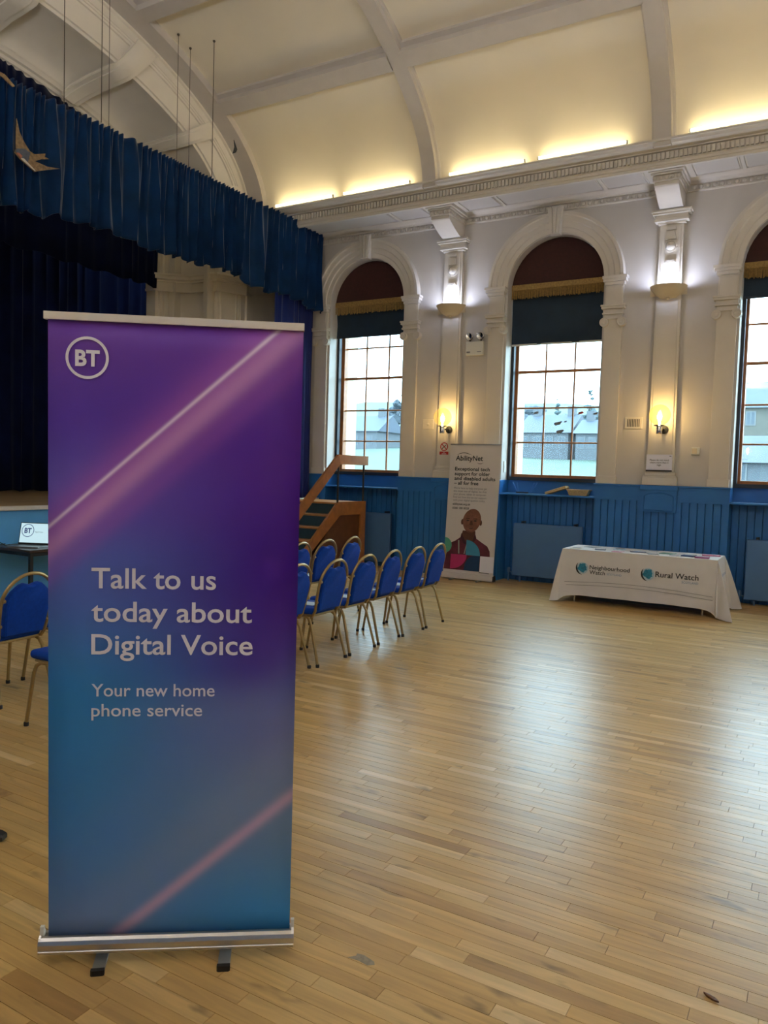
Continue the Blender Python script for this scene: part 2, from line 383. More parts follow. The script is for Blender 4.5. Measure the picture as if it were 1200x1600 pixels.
# ---- dado boards, rails, panels (visible piers only get single boards)
def board_mesh(w, h, t, m):
    mb = MB(); g = 0.006; rows = []
    sec = [(0, 0), (g, -t), (w - g, -t), (w, 0)]
    mb.grid([[(a, b, 0) for a, b in sec], [(a, b, h) for a, b in sec]])
    mb.poly([(a, b, h) for a, b in sec])
    me = bpy.data.meshes.new('board'); me.from_pydata(mb.v, [], mb.f); me.materials.append(m); me.update(); return me
BD = board_mesh(0.1025, 1.375, 0.018, M['blue'])
piers = [(XW, WIN[0] - HW)] + [(WIN[i] + HW, WIN[i + 1] - HW) for i in range(4)] + [(WIN[4] + HW, XE)]
for k, (a, b) in enumerate(piers):
    if k < 4:
        n = round((b - a) / 0.1025)
        for j in range(n):
            o = place_part(BD, 'board', wall_n, (a + (b - a) * j / n, YW, 0)); o.scale.x = (b - a) / n / 0.1025
    else:
        mb = MB(); mb.box(a, b, YW - 0.018, YW, 0, 1.375); mb.build('dado_boarding', M['blue'], wall_n)
    mb = MB()
    mb.box(a, b, YW - 0.035, YW, 1.375, 1.565); mb.box(a, b, YW - 0.045, YW, 1.365, 1.39)
    mb.box(a - 0.012, b + 0.012, YW - 0.07, YW, 1.575, 1.60, bev=0.008); mb.box(a, b, YW - 0.05, YW, 1.555, 1.577)
    mb.build('dado_rail', M['blue'], wall_n)
for k, wc in enumerate(WIN):
    a, b = wc - HW, wc + HW
    if k < 3:
        for j in range(15):
            o = place_part(BD, 'board', wall_n, (a + (b - a) * j / 15, 11.755, 0)); o.scale.x = (b - a) / 15 / 0.1025; o.scale.z = 1.36 / 1.375
    mb = MB(); mb.box(a, b, YW - 0.03, 11.757, 1.372, 1.40, bev=0.006); mb.build('window_shelf', M['blue'], wall_n)
# ---- pilasters with capitals, ornaments, brackets; window pilasters, arches
def tapered(mb, cx, w0, w1, y0, y1, z0, z1):
    rows = []
    for z, w in ((z0, w0), (z1, w1)): rows.append([(cx - w, y1, z), (cx - w, y0, z), (cx + w, y0, z), (cx + w, y1, z)])
    mb.grid(rows); mb.poly(rows[1]); mb.poly(rows[0])
for k, px in enumerate(PIL):
    mb = MB(); tapered(mb, px, 0.185, 0.155, YW - 0.07, YW, 1.78, 5.27)
    tapered(mb, px, 0.150, 0.122, YW - 0.082, YW - 0.06, 1.90, 5.20)
    pil = mb.build('pilaster', M['trimw'], wall_n)
    mb = MB(); mb.box(px - 0.235, px + 0.235, YW - 0.115, YW, 1.60, 1.715, bev=0.008); mb.box(px - 0.225, px + 0.225, YW - 0.105, YW, 1.715, 1.735, bev=0.006); mb.box(px - 0.205, px + 0.205, YW - 0.09, YW, 1.735, 1.79, bev=0.012)
    mb.build('pilaster_base', M['trimw'], pil)
    mb = MB()
    for w, d, z0, z1 in ((0.185, 0.10, 5.235, 5.265), (0.225, 0.14, 5.265, 5.30), (0.215, 0.13, 5.30, 5.355), (0.25, 0.165, 5.355, 5.385), (0.265, 0.18, 5.385, 5.415)):
        mb.box(px - w, px + w, YW - d, YW, z0, z1, bev=0.006)
    mb.build('capital', M['trimw'], pil)
    fy = YW - 0.082
    def fr(a, b, d): return (px + a, fy - d, b)
    mb = MB(); mb.prism([(-0.065, 5.15), (0.065, 5.15), (0.055, 5.19), (-0.055, 5.19)], 0, 0.03, fr); mb.build('ornament_bar', M['trimw'], pil)
    mb = MB(); mb.prism([(-0.07, 5.02), (0.07, 5.02), (0.045, 5.13), (-0.045, 5.13)], 0, 0.03, fr); mb.build('ornament_wedge', M['trimw'], pil)
    mb = MB(); mb.lathe([(0.085, 0), (0.085, -0.02), (0.07, -0.022), (0.066, -0.014), (0.06, -0.03), (0.045, -0.047), (0.02, -0.056), (0.0005, -0.058)], (px, fy, 4.93), axis='Y', n=20); mb.build('roundel', M['trimw'], pil, smooth=True)
    mb = MB(); mb.prism([(-0.07, 4.70), (0.07, 4.70), (0.055, 4.735), (-0.055, 4.735)], 0, 0.03, fr); mb.build('ornament_bar', M['trimw'], pil)
    # bracket carrying the cornice
    mb = MB()
    cur = [(YW - 0.10, 5.415)]
    for j in range(9):
        t = j / 8.0; cur.append((11.35 - 0.49 * t, 5.415 + 0.17 * (t ** 1.5)))
    prof = cur + [(10.845, 5.60), (10.845, 5.66), (YW, 5.66), (YW, 5.415)]
    mb.prism(prof, -0.155, 0.155, lambda a, b, d: (px + d, a, b)); br = mb.build('bracket', M['trimw'], pil)
    mb = MB()
    for w, y0, z0, z1 in ((0.175, 10.825, 5.645, 5.665), (0.20, 10.80, 5.725, 5.755), (0.225, 10.76, 5.755, 5.805)):
        mb.box(px - w, px + w, y0, YW, z0, z1, bev=0.006)
    mb.build('bracket_moulding', M['trimw'], br)
    if k < 3:
        mb = MB()
        def egg(c, ax):
            bm = bmesh.new(); bmesh.ops.create_icosphere(bm, subdivisions=1, radius=1)
            s_ = Matrix.Diagonal((0.03, 0.022, 0.036, 1)) if ax == 'y' else Matrix.Diagonal((0.022, 0.03, 0.036, 1))
            mb.add_bm(bm, 0, Matrix.Translation(c) @ s_)
        for j in range(5): egg((px - 0.15 + 0.075 * j, 10.835, 5.695), 'y')
        for j in range(8):
            egg((px - 0.165, 10.87 + 0.075 * j, 5.695), 'x'); egg((px + 0.165, 10.87 + 0.075 * j, 5.695), 'x')
        mb.build('egg_carving', M['trimw'], br, smooth=True, kind='stuff')
    mb = MB(); mb.box(px - 0.16, px + 0.16, 10.835, YW, 5.655, 5.74); mb.build('bracket_frieze', M['trimw'], br)
    # blue panel under the pilaster
    mb = MB()
    mb.prism([(-0.235, 1.22), (0.235, 1.22), (0.245, 1.53), (-0.245, 1.53)], 0.018, 0.075, lambda a, b, d: (px + a, YW - d, b))
    mb.box(px - 0.26, px + 0.26, YW - 0.105, YW, 1.53, 1.60, bev=0.01)
    pn = mb.build('dado_panel', M['blue'], wall_n)
    mb = MB()
    oc = [(-0.20, 1.25), (0.20, 1.25), (0.20, 1.43)] + [(0.20 * math.cos(t), 1.43 + 0.06 * math.sin(t)) for t in [PI * j / 10 for j in range(1, 10)]] + [(-0.20, 1.43)]
    mb.tube([(px + a, YW - 0.075, b) for a, b in oc], 0.010, n=6, closed=True); mb.build('panel_bead', M['blue'], pn)

for k, wc in enumerate(WIN):
    # arch moulding
    mb = MB(); sec = [(0.745, 0.0), (0.745, 0.03), (0.815, 0.035), (0.825, 0.05), (0.90, 0.055), (0.915, 0.075), (0.985, 0.08), (1.0, 0.10), (1.04, 0.10), (1.05, 0.0)]
    mb.grid([[(wc + r * math.cos(PI * j / 36), YW - d, SPR + 0.01 + r * math.sin(PI * j / 36)) for r, d in sec] for j in range(37)])
    am = mb.build('arch_moulding', M['trimw'], wall_n, smooth=True)
    mb = MB()
    mb.prism([(-0.075, 5.30), (0.075, 5.30), (0.125, 5.69), (-0.125, 5.69)], 0, 0.115, lambda a, b, d: (wc + a, YW - d, b))
    for s_ in (-1, 0, 1): mb.prism([(s_ * 0.045 - 0.016, 5.31), (s_ * 0.045 + 0.016, 5.31), (s_ * 0.075 + 0.026, 5.68), (s_ * 0.075 - 0.026, 5.68)], 0.11, 0.135, lambda a, b, d: (wc + a, YW - d, b))
    mb.build('keystone', M['trimw'], am)
    for s_ in (-1, 1):
        def X(v): return wc + s_ * v
        def bx2(mb, v0, v1, y0, z0, z1, bev=0.005): mb.box(min(X(v0), X(v1)), max(X(v0), X(v1)), y0, YW, z0, z1, bev=bev)
        mb = MB(); bx2(mb, 0.78, 1.035, YW - 0.045, 1.60, 4.46); wp = mb.build('window_pilaster', M['trimw'], wall_n)
        mb = MB(); bx2(mb, 0.765, 1.05, YW - 0.06, 1.60, 1.71); mb.build('plinth', M['trimw'], wp)
        mb = MB()
        for v0, v1, d, z0, z1 in ((0.765, 1.05, 0.075, 3.985, 4.01), (0.775, 1.04, 0.06, 4.01, 4.055), (0.755, 1.06, 0.09, 4.055, 4.08), (0.765, 1.05, 0.075, 4.08, 4.13), (0.745, 1.075, 0.11, 4.13, 4.165), (0.735, 1.085, 0.12, 4.165, 4.19)):
            bx2(mb, v0, v1, YW - d, z0, z1)
        mb.build('capital', M['trimw'], wp)
        for v in (0.785, 1.035):
            mb = MB(); c = (X(v), YW - 0.09, 3.945)
            mb.lathe([(0.0005, 0.0), (0.03, -0.005), (0.034, 0.004), (0.062, -0.004), (0.066, 0.01), (0.066, 0.09)], c, n=18, axis='Y'); mb.build('volute', M['trimw'], wp, smooth=True)
        mb = MB()
        for v0, v1, d, z0, z1 in ((0.80, 1.02, 0.05, 4.19, 4.46), (0.785, 1.04, 0.06, 4.455, 4.475), (0.775, 1.06, 0.085, 4.475, 4.52), (0.755, 1.085, 0.11, 4.52, 4.56), (0.745, 1.10, 0.125, 4.56, 4.60)):
            bx2(mb, v0, v1, YW - d, z0, z1)
        mb.build('impost', M['trimw'], wp)

# ================================================================== windows
bars_z = [2.21, 2.76, 3.335, 3.875, 4.42]
def bar_mesh(sx, sy, sz, m):
    mb = MB(); mb.box(-sx / 2, sx / 2, -sy / 2, sy / 2, -sz / 2, sz / 2, bev=0.006)
    me = bpy.data.meshes.new('glazing_bar'); me.from_pydata(mb.v, [], mb.f); me.materials.append(m); me.update(); return me
HB = bar_mesh(1.34, 0.035, 0.026, M['orange']); VBM = bar_mesh(0.026, 0.034, 2.96, M['orange']); MR = bar_mesh(1.34, 0.06, 0.042, M['orange'])
def pane_mesh(w, h):
    me = bpy.data.meshes.new('pane'); v = [(-w / 2, -0.002, -h / 2), (w / 2, -0.002, -h / 2), (w / 2, -0.002, h / 2), (-w / 2, -0.002, h / 2)]
    me.from_pydata(v, [], [(0, 1, 2, 3)]); me.materials.append(M['glass']); me.update(); return me
pane_cache = {}
blind_bottom = [4.05, 3.735, 4.20, 3.9, 4.0]
where = ['nearest the stage, beside the blue side curtain', 'behind the white roll-up banner and box shelf', 'at the right edge of the picture', 'second beyond the right edge', 'last beyond the right edge']
wl = ['tall sash window nearest the stage, with orange varnished frame', 'middle tall sash window with orange frame and leaf stickers on its panes', 'sash window cut off by the right edge, stone house seen through it', 'sash window further along the wall, out of the picture', 'sash window at the far end of the wall, out of the picture']
for k, wc in enumerate(WIN):
    win = thing('window_%d' % (k + 1), wl[k], 'window', (wc, 11.9, 1.60), kind='structure')
    mb = MB(); y0, y1 = 11.83, 11.95
    mb.box(wc - HW, wc - 0.665, y0, y1, 1.60, 4.62, bev=0.006); mb.box(wc + 0.665, wc + HW, y0, y1, 1.60, 4.62, bev=0.006)
    mb.box(wc - 0.665, wc + 0.665, y0, y1, 1.635, 1.70, bev=0.006); mb.box(wc - 0.665, wc + 0.665, y0, y1, 4.60, 4.66)
    mb.build('sash_frame', M['orange'], win)
    mb = MB()
    mb.box(wc - HW, wc - 0.70, 11.70, 11.78, 1.60, 4.64); mb.box(wc + 0.70, wc + HW, 11.70, 11.78, 1.60, 4.64); mb.box(wc - 0.70, wc + 0.70, 11.70, 11.78, 1.60, 1.655)
    mb.build('blind_channel', M['navy'], win)
    for x in (-0.232, 0.232): place_part(VBM, 'glazing_bar', win, (x, 0, 3.16 - 1.60))
    for z in bars_z: place_part(MR if abs(z - 3.335) < 0.01 else HB, 'meeting_rail' if abs(z - 3.335) < 0.01 else 'glazing_bar', win, (0, 0, z - 1.60))
    zz = [1.70] + bars_z
    panes = {}
    for r in range(5):
        for c, (x0, x1) in enumerate(((-0.665, -0.232), (-0.232, 0.232), (0.232, 0.665))):
            key = (round(x1 - x0, 3), round(zz[r + 1] - zz[r], 3))
            if key not in pane_cache: pane_cache[key] = pane_mesh(*key)
            panes[(r, c)] = place_part(pane_cache[key], 'pane', win, ((x0 + x1) / 2, 0.0, (zz[r] + zz[r + 1]) / 2 - 1.60))
    if k == 1:   # small stickers on the glass
        for r, c, dx, dz, s_, m_ in ((1, 0, 0.08, 0.20, 0.035, 'inkg'), (1, 1, 0.0, 0.03, 0.05, 'inkg'), (1, 1, 0.03, -0.10, 0.05, 'inkg'), (1, 2, -0.10, 0.19, 0.035, 'red'), (1, 2, 0.14, 0.18, 0.03, 'inkg'), (1, 1, 0.12, 0.06, 0.02, 'inkg')):
            mb = MB(); pts = [(s_ * 1.2 * math.cos(t) * (1 + 0.25 * math.sin(3 * t + dx * 40)), s_ * 0.75 * math.sin(t + 0.4) * (1 + 0.3 * math.cos(2 * t))) for t in [2 * PI * j / 14 for j in range(14)]]
            mb.prism(pts, 0.003, 0.005, lambda a, b, d: (a + dx, -d, b + dz))
            o = mb.build('leaf_sticker', M[m_], None); o.parent = panes[(r, c)]
    # blind
    wname = ['the window nearest the stage', 'the middle window', 'the window at the right edge', 'the fourth window', 'the fifth window'][k]
    bl = thing('roller_blind', 'dark navy roller blind drawn part way down %s' % wname, 'blind', (wc, 11.66, blind_bottom[k]), group='roller blinds')
    mb = MB(); rows = []
    for j in range(13):
        z = blind_bottom[k] + (4.66 - blind_bottom[k]) * j / 12
        rows.append([(wc - 0.74 + 1.48 * i / 16, 11.665 + 0.012 * math.sin(i * 0.9 + j * 0.5 + k) * (1 - j / 12) + 0.006 * math.sin(i * 2.1 - j), z) for i in range(17)])
    mb.grid(rows); mb.grid([[(a, b + 0.004, c) for a, b, c in r] for r in rows]); mb.build('blind_cloth', M['blind'], bl, smooth=True)
    mb = MB(); mb.box(wc - 0.735, wc + 0.735, 11.655, 11.68, blind_bottom[k] - 0.015, blind_bottom[k] + 0.012, bev=0.004); mb.build('bottom_bar', M['white'] if k == 1 else M['navy'], bl)
    # pelmet with fringe
    pe = thing('arched_pelmet', 'maroon half-round pelmet with gold fringe filling the arch of %s' % wname, 'pelmet', (wc, 11.62, 4.64), group='arched pelmets')
    mb = MB(); zb = 4.64; pts = [(-0.743, zb)] + [(0.743 * math.cos(PI - PI * j / 24), SPR + 0.743 * math.sin(PI - PI * j / 24)) for j in range(25) if SPR + 0.743 * math.sin(PI * j / 24) > zb] + [(0.743, zb)]
    mb.prism(pts, 11.61, 11.63, lambda a, b, d: (wc + a, d, b)); mb.build('pelmet_board', M['maroon'], pe)
    mb = MB(); mb.box(wc - 0.743, wc + 0.743, 11.595, 11.61, 4.575, 4.66, bev=0.004); mb.build('braid', M['fringe'], pe)
    mb = MB(); rr = random.Random(20 + k); n = 90
    for j in range(n):
        x = wc - 0.74 + 1.48 * (j + 0.5) / n; w = 0.0072; z = 4.44 + rr.uniform(-0.012, 0.014); dx = rr.uniform(-0.004, 0.004); dy = rr.uniform(-0.006, 0.004)
        mb.grid([[(x - w, 11.598, 4.58), (x, 11.591, 4.58), (x + w, 11.598, 4.58)], [(x - w + dx, 11.598 + dy, z), (x + dx, 11.588 + dy, z), (x + w + dx, 11.598 + dy, z)]])
    mb.build('fringe_strands', M['fringe'], pe, kind='stuff')

# ================================================================== cornice (trim_1 window side, trim_2 opposite side)
def sweep_x(mb, prof, x0, x1, my=False):
    pr = [((2 * YC - a) if my else a, b) for a, b in prof]
    mb.grid([[(x0, a, b) for a, b in pr], [(x1, a, b) for a, b in pr]])
front = [(10.68, 5.80), (10.665, 5.765), (10.66, 5.735), (10.60, 5.73), (10.595, 5.765), (10.585, 5.77), (10.58, 5.80), (10.565, 5.815), (10.59, 5.82), (10.59, 5.925), (10.555, 5.93), (10.55, 5.945), (10.50, 5.955), (10.45, 5.975), (10.42, 6.0), (10.40, 6.005), (10.395, 6.03), (10.46, 6.035), (10.62, 6.035)]
wallside = [(YW, 5.655), (11.43, 5.66), (11.425, 5.675), (11.435, 5.68), (11.435, 5.745), (11.40, 5.75), (11.39, 5.765), (11.34, 5.775), (11.30, 5.795), (11.28, 5.80)]
for s_ in (0, 1):
    mb = MB(); sweep_x(mb, wallside + front, XW, XE, my=bool(s_))
    tr = mb.build('trim_%d' % (s_ + 1), M['trimw'], label=['deep white moulded cornice running above the arched windows', 'matching moulded cornice above the opposite wall'][s_], cat='cornice', kind='structure', fix=False)
    if s_ == 0:
        mb = MB(); x = XW + 0.1
        while x < 1.6: mb.box(x, x + 0.034, 10.56, 10.595, 5.83, 5.915); x += 0.055
        mb.build('dentils', M['trimw'], tr, kind='stuff')
        mb = MB(); x = XW + 0.1
        while x < 1.6:
            if min(abs(x - p_) for p_ in PIL) > 0.2 and min(abs(x - w_) for w_ in WIN) > 0.12:
                bm = bmesh.new(); bmesh.ops.create_icosphere(bm, subdivisions=1, radius=1)
                mb.add_bm(bm, 0, Matrix.Translation((x, 11.432, 5.712)) @ Matrix.Diagonal((0.032, 0.024, 0.033, 1)))
                mb.box(x + 0.041, x + 0.049, 11.415, 11.44, 5.682, 5.742)
            x += 0.09
        mb.build('egg_carving', M['trimw'], tr, smooth=True, kind='stuff')
        for k in range(4):
            a = [XW, PIL[0], PIL[1], PIL[2]][k] + (0.28 if k else 0.05); b = PIL[k] - 0.28
            w_ = b - a; cuts = [a, a + 0.62, b - 0.62, b]
            for j in range(3):
                mb = MB(); p0, p1 = cuts[j] + 0.05, cuts[j + 1] - 0.05
                mb.box(p0, p1, 10.76, 11.20, 5.788, 5.802, bev=0.005); pnl = mb.build('soffit_panel', M['plaster'], tr)
                mb = MB(); mb.tube([(p0 - 0.022, 10.738, 5.795), (p1 + 0.022, 10.738, 5.795), (p1 + 0.022, 11.222, 5.795), (p0 - 0.022, 11.222, 5.795)], 0.013, n=6, closed=True); mb.build('panel_moulding', M['trimw'], pnl)

# ================================================================== ceiling
NV = 64
def ell(phi, o): return (YC + (VA - o) * math.cos(phi), ZS + (VB - o) * math.sin(phi))
mb = MB()
mb.grid([[(x, *ell(PI * j / NV, 0)) for j in range(NV + 1)] for x in (XW - 0.2, XE)])
for sgn in (0, 1):
    ya = YC + VA if not sgn else YC - VA; yb = 12.4 if not sgn else YS - 0.2
    mb.poly([(XW, ya, ZS), (XE, ya, ZS), (XE, yb, ZS), (XW, yb, ZS)])
ceil = mb.build('ceiling', M['ceil'], label='cream barrel-vaulted ceiling divided by ribs and beams', cat='ceiling', kind='structure', smooth=True, fix=False)
for x in PIL:
    mb = MB(); sec = [(-0.15, 0.0), (-0.145, 0.035), (-0.112, 0.045), (-0.11, 0.12), (0.11, 0.12), (0.112, 0.045), (0.145, 0.035), (0.15, 0.0)]
    mb.grid([[(x + dx, *ell(PI * j / NV, o)) for dx, o in sec] for j in range(NV + 1)]); mb.build('rib', M['ceilrib_shaded'], ceil, smooth=True)
mb = MB(); sec = [(-8.55, 0.0), (-8.555, 0.12), (-8.86, 0.125)]
mb.grid([[(a, *ell(PI * j / NV, o)) for a, o in sec] for j in range(NV + 1)]); mb.build('end_rib', M['ceilrib_shaded'], ceil, smooth=True)
bx_edges = [-8.55] + PIL
for yb in (9.40, 7.75):
    for mir in (0, 1):
        phi = math.acos((yb - YC) / VA)
        if mir: phi = PI - phi
        y0, z0 = ell(phi, 0); ty, tz = -VA * math.sin(phi), VB * math.cos(phi); l = math.hypot(ty, tz); ty /= l; tz /= l
        ny, nz = -VB * math.cos(phi), -VA * math.sin(phi); l = math.hypot(ny, nz); ny /= l; nz /= l
        for k in range(5):
            a = bx_edges[k] + (0.10 if k else 0); b = bx_edges[k + 1] - 0.10
            mb = MB(); sec = [(-0.19, -0.02), (-0.18, 0.045), (-0.115, 0.055), (-0.11, 0.14), (0.11, 0.14), (0.115, 0.055), (0.18, 0.045), (0.19, -0.02)]
            mb.grid([[(x, y0 + ty * s + ny * d, z0 + tz * s + nz * d) for s, d in sec] for x in (a, b)]); mb.build('beam', M['ceilrib_shaded'], ceil)
# plain closing walls out of the picture
mb = MB(); mb.box(XW, XE, YS - 0.2, YS, 0, 6.2); ws = mb.build('wall_south', M['plaster'], label='plain plastered wall behind the camera', cat='wall', kind='structure')
mb = MB(); mb.box(XW, XE, YS, YS + 0.02, 0, 1.40); mb.build('dado_boarding', M['blue'], ws)
mb = MB(); mb.box(XE, XE + 0.2, YS - 0.2, 12.4, 0, 8.6); we = mb.build('wall_east', M['plaster'], label='plain end wall opposite the stage', cat='wall', kind='structure')
mb = MB(); mb.box(XE - 0.02, XE, YS, YW, 0, 1.40); mb.build('dado_boarding', M['blue'], we)

# ================================================================== proscenium wall
def path(o, n=48, zb=STAGE_Z):
    pts = [(YC + VA - o, zb)] + [ell(PI * j / n, o) for j in range(n + 1)] + [(YC - VA + o, zb)]
    return pts
mb = MB()
sec = [(-8.85, 0.12), (-8.85, 0.155), (-8.885, 0.165), (-8.89, 0.27), (-8.905, 0.275), (-8.91, 0.30), (-8.925, 0.305), (-8.93, 0.335), (-8.955, 0.34), (-8.965, 0.37), (-9.02, 0.61), (-9.05, 0.615), (-9.06, 0.655), (-9.14, 0.655)]
mb.grid([[(x, *q) for q in path(o)] for x, o in sec])
lip = [(-9.92, 0.93), (-9.935, 0.90), (-9.945, 1.0), (-9.99, 1.01), (-9.995, 1.06), (-10.03, 1.07), (-10.04, 1.12), (-10.25, 1.12), (-10.25, 0.4)]
mb.grid([[(x, *q) for q in path(o)] for x, o in lip])
# wall around the arch
NV2 = 48; outer = path(0.12, NV2, 0.0); big = []
for (y, z) in outer:
    if z <= ZS + 1e-6: big.append((12.4 if y > YC else YS - 0.2, z))
    else: big.append((YC + (y - YC) * 1.4, ZS + (z - ZS) * 1.4))
mb.grid([[(-8.85, *q) for q in outer], [(-8.85, *q) for q in big]])
wall_w = mb.build('wall_west', M['prosc_lit'], label='cream proscenium wall with a deep coffered arch around the stage', cat='wall', kind='structure', smooth=True, fix=False)
cof = [(-9.13, 0.64), (-9.30, 0.645), (-9.5, 0.67), (-9.68, 0.71), (-9.82, 0.78), (-9.90, 0.86), (-9.93, 0.94)]
ribs = [10.5, 33.0, 55.8, 77.0, 103.0, 124.2, 147.6, 169.5]
cuts = [0] + ribs + [180]
for a, b in zip(cuts[:-1], cuts[1:]):
    mb = MB(); n = 12
    mb.grid([[(x, *ell(math.radians(a + (b - a) * j / n), o)) for x, o in cof] for j in range(n + 1)]); mb.build('coffer_panel', M['prosc_lit'], wall_w, smooth=True)
for sg in (0, 1):
    mb = MB(); yy = lambda o: YC + (VA - o) * (1 if sg == 0 else -1)
    mb.grid([[(x, yy(o), z) for x, o in cof] for z in (STAGE_Z, ZS)]); mb.build('jamb_panel', M['prosc_lit'], wall_w, smooth=True)
    for x0, x1, o in ((-9.14, -9.24, 0.60), (-9.80, -9.92, 0.70)):
        mb = MB(); y0, y1 = sorted((yy(o), yy(o + 0.12))); mb.box(x1, x0, y0 - (0.1 if sg == 0 else 0), y1 + (0.1 if sg else 0), STAGE_Z, ZS, bev=0.006); mb.build('jamb_pilaster', M['prosc_lit'], wall_w)
    mb = MB()
    for z0, z1, e in ((4.62, 4.66, 0.03), (4.66, 4.78, 0.018), (4.78, 4.82, 0.05), (4.82, 4.88, 0.075), (4.88, 4.91, 0.095)):
        s2 = [(-8.845, 0.12), (-8.845 + e, 0.18 + e), (-9.09 + e, 0.66 + e), (-9.60, 0.70 + e), (-9.90, 0.95 + e), (-10.0, 1.06 + e), (-10.05, 1.12 + e), (-10.25, 1.12 + e)]
        mb.grid([[(x, yy(o), z) for x, o in s2] for z in (z0, z1)])
        mb.grid([[(x, yy(o), z1) for x, o in s2], [(x, yy(o - 0.12), z1) for x, o in s2]]); mb.grid([[(x, yy(o), z0) for x, o in s2], [(x, yy(o - 0.12), z0) for x, o in s2]])
    mb.build('jamb_capital', M['prosc_lit'], wall_w, fix=False)
for a in ribs:
    mb = MB(); hw = 2.3; rows = []
    under = [(-8.86, 0.22), (-8.89, 0.40), (-8.95, 0.58), (-9.06, 0.72), (-9.25, 0.77), (-9.5, 0.81), (-9.72, 0.89), (-9.86, 0.98), (-9.94, 1.06)]
    for da, do in ((-hw - 0.25, -0.10), (-hw, -0.10), (-hw, 0.0), (-hw * 0.6, 0.0), (-hw * 0.55, 0.018), (hw * 0.55, 0.018), (hw * 0.6, 0.0), (hw, 0.0), (hw, -0.10), (hw + 0.25, -0.10)):
        rows.append([(x + (0.0 if do >= 0 else -0.02), *ell(math.radians(a + da), o + do)) for x, o in under])
    mb.grid(rows); mb.build('coffer_rib', M['prosc_lit'], wall_w, smooth=True)
# box of the stage house behind the arch
mb = MB()
mb.box(-16.2, -16.0, -1.2, 12.4, 0, 9.0); mb.box(-16.0, -8.86, 12.2, 12.4, 0, 9.0); mb.box(-16.0, -8.86, -1.4, -1.2, 0, 9.0); mb.box(-16.2, -8.86, -1.4, 12.4, -0.2, -0.01); mb.box(-16.2, -8.85, -1.4, 12.4, 8.9, 9.1)
mb.build('wall_stagehouse', M['plaster'], label='stage house walls hidden behind the dark curtains', cat='wall', kind='structure')

# ================================================================== stage
XS = -8.0
stage = thing('stage', 'raised stage with light blue front and pale nosing', 'stage', (XS, YC, 0), kind='structure')
mb = MB(); mb.box(-16.0, XS + 0.01, YS + 0.02, 11.44, STAGE_Z - 0.04, STAGE_Z)
def deck_mat():
    m = mat('stage_boards', (0.30, 0.19, 0.09), 0.5); nt = m.node_tree; b = nt.nodes['Principled BSDF']
    g = nt.nodes.new('ShaderNodeNewGeometry'); vm = nt.nodes.new('ShaderNodeVectorMath'); vm.operation = 'MULTIPLY'; vm.inputs[1].default_value = (9.0, 0.4, 1)
    n = nt.nodes.new('ShaderNodeTexNoise'); n.inputs['Scale'].default_value = 1.0; n.inputs['Detail'].default_value = 5
    r = nt.nodes.new('ShaderNodeValToRGB'); r.color_ramp.elements[0].position = 0.3; r.color_ramp.elements[0].color = (0.17, 0.095, 0.04, 1); r.color_ramp.elements[1].position = 0.7; r.color_ramp.elements[1].color = (0.36, 0.24, 0.11, 1)
    nt.links.new(g.outputs['Position'], vm.inputs[0]); nt.links.new(vm.outputs[0], n.inputs['Vector']); nt.links.new(n.outputs['Fac'], r.inputs[0]); nt.links.new(r.outputs[0], b.inputs['Base Color'])
    return m
mb.build('deck', deck_mat(), stage)
mb = MB(); mb.box(XS - 0.06, XS + 0.035, YS + 0.02, 11.44, STAGE_Z - 0.045, STAGE_Z + 0.004, bev=0.008); mb.build('nosing', M['trimw'], stage)
yb = YS + 0.02
k = 0
while yb < 11.4:
    y1 = min(yb + 1.2, 11.44); mb = MB(); mb.box(XS - 0.03, XS, yb + 0.004, y1 - 0.004, 0.0, STAGE_Z - 0.045); mb.build('front_panel', M['bluelt'], stage)
    mb = MB(); mb.box(XS, XS + 0.015, yb - 0.03, yb + 0.03, 0.0, STAGE_Z - 0.06); mb.build('batten', M['bluelt'], stage)
    yb += 1.2

# ---- curtains
def curtain(name, label, m, xplane, y0, y1, ztop, zbot, wl_, amp, seed, cat='curtain', flare=1.0, rows=14, res=0.018, gather=True):
    r = random.Random(seed); n = int((y1 - y0) / res)
    ph = []; a = 0.0
    fold = []
    for i in range(n + 1):
        a += res / wl_ * 2 * PI * (1 + 0.30 * math.sin(i * res * 1.9 + seed) + 0.28 * math.sin(i * res * 5.3 + 2 * seed) + 0.2 * math.sin(i * res * 11.7)); fold.append(a)
    out = []
    for j in range(rows + 1):
        t = j / rows; row = []
        for i in range(n + 1):
            y = y0 + (y1 - y0) * i / n
            zt = ztop(y) if callable(ztop) else ztop; zb = zbot(y) if callable(zbot) else zbot
            s1 = math.sin(fold[i]); s2 = math.sin(fold[i] * 0.5 + 1.3); s3 = math.sin(fold[i] * 2.03 + 0.4)
            top = math.exp(-t * 7.0)
            f = (0.35 + 0.65 * min(1, t * 1.6) * flare)
            cusp = 0.75 - 1.75 * abs(math.sin(fold[i] * 0.5 + 0.5 * t * math.sin(fold[i] * 0.21)))
            x = xplane + amp * f * (0.62 * cusp + 0.30 * s2 + 0.14 * s3 * (1 - 0.6 * t)) + amp * 0.30 * top * s3
            sway = 0.5 * amp * math.sin(fold[i] * 0.37 + 3 * t) * t
            z = zt + (zb - zt) * t + (0.012 * s3 * top) + (0.02 * s2 * t if t > 0.95 else 0)
            row.append((x, y + sway, z))
        out.append(row)
    mb = MB(); mb.grid(out)
    o = mb.build(name, m, None, origin=(xplane, (y0 + y1) / 2, zbot(y1) if callable(zbot) else zbot), smooth=True, label=label, cat=cat, fix=False)
    sd = o.modifiers.new('thickness', 'SOLIDIFY'); sd.thickness = 0.006; sd.offset = 0
    return o
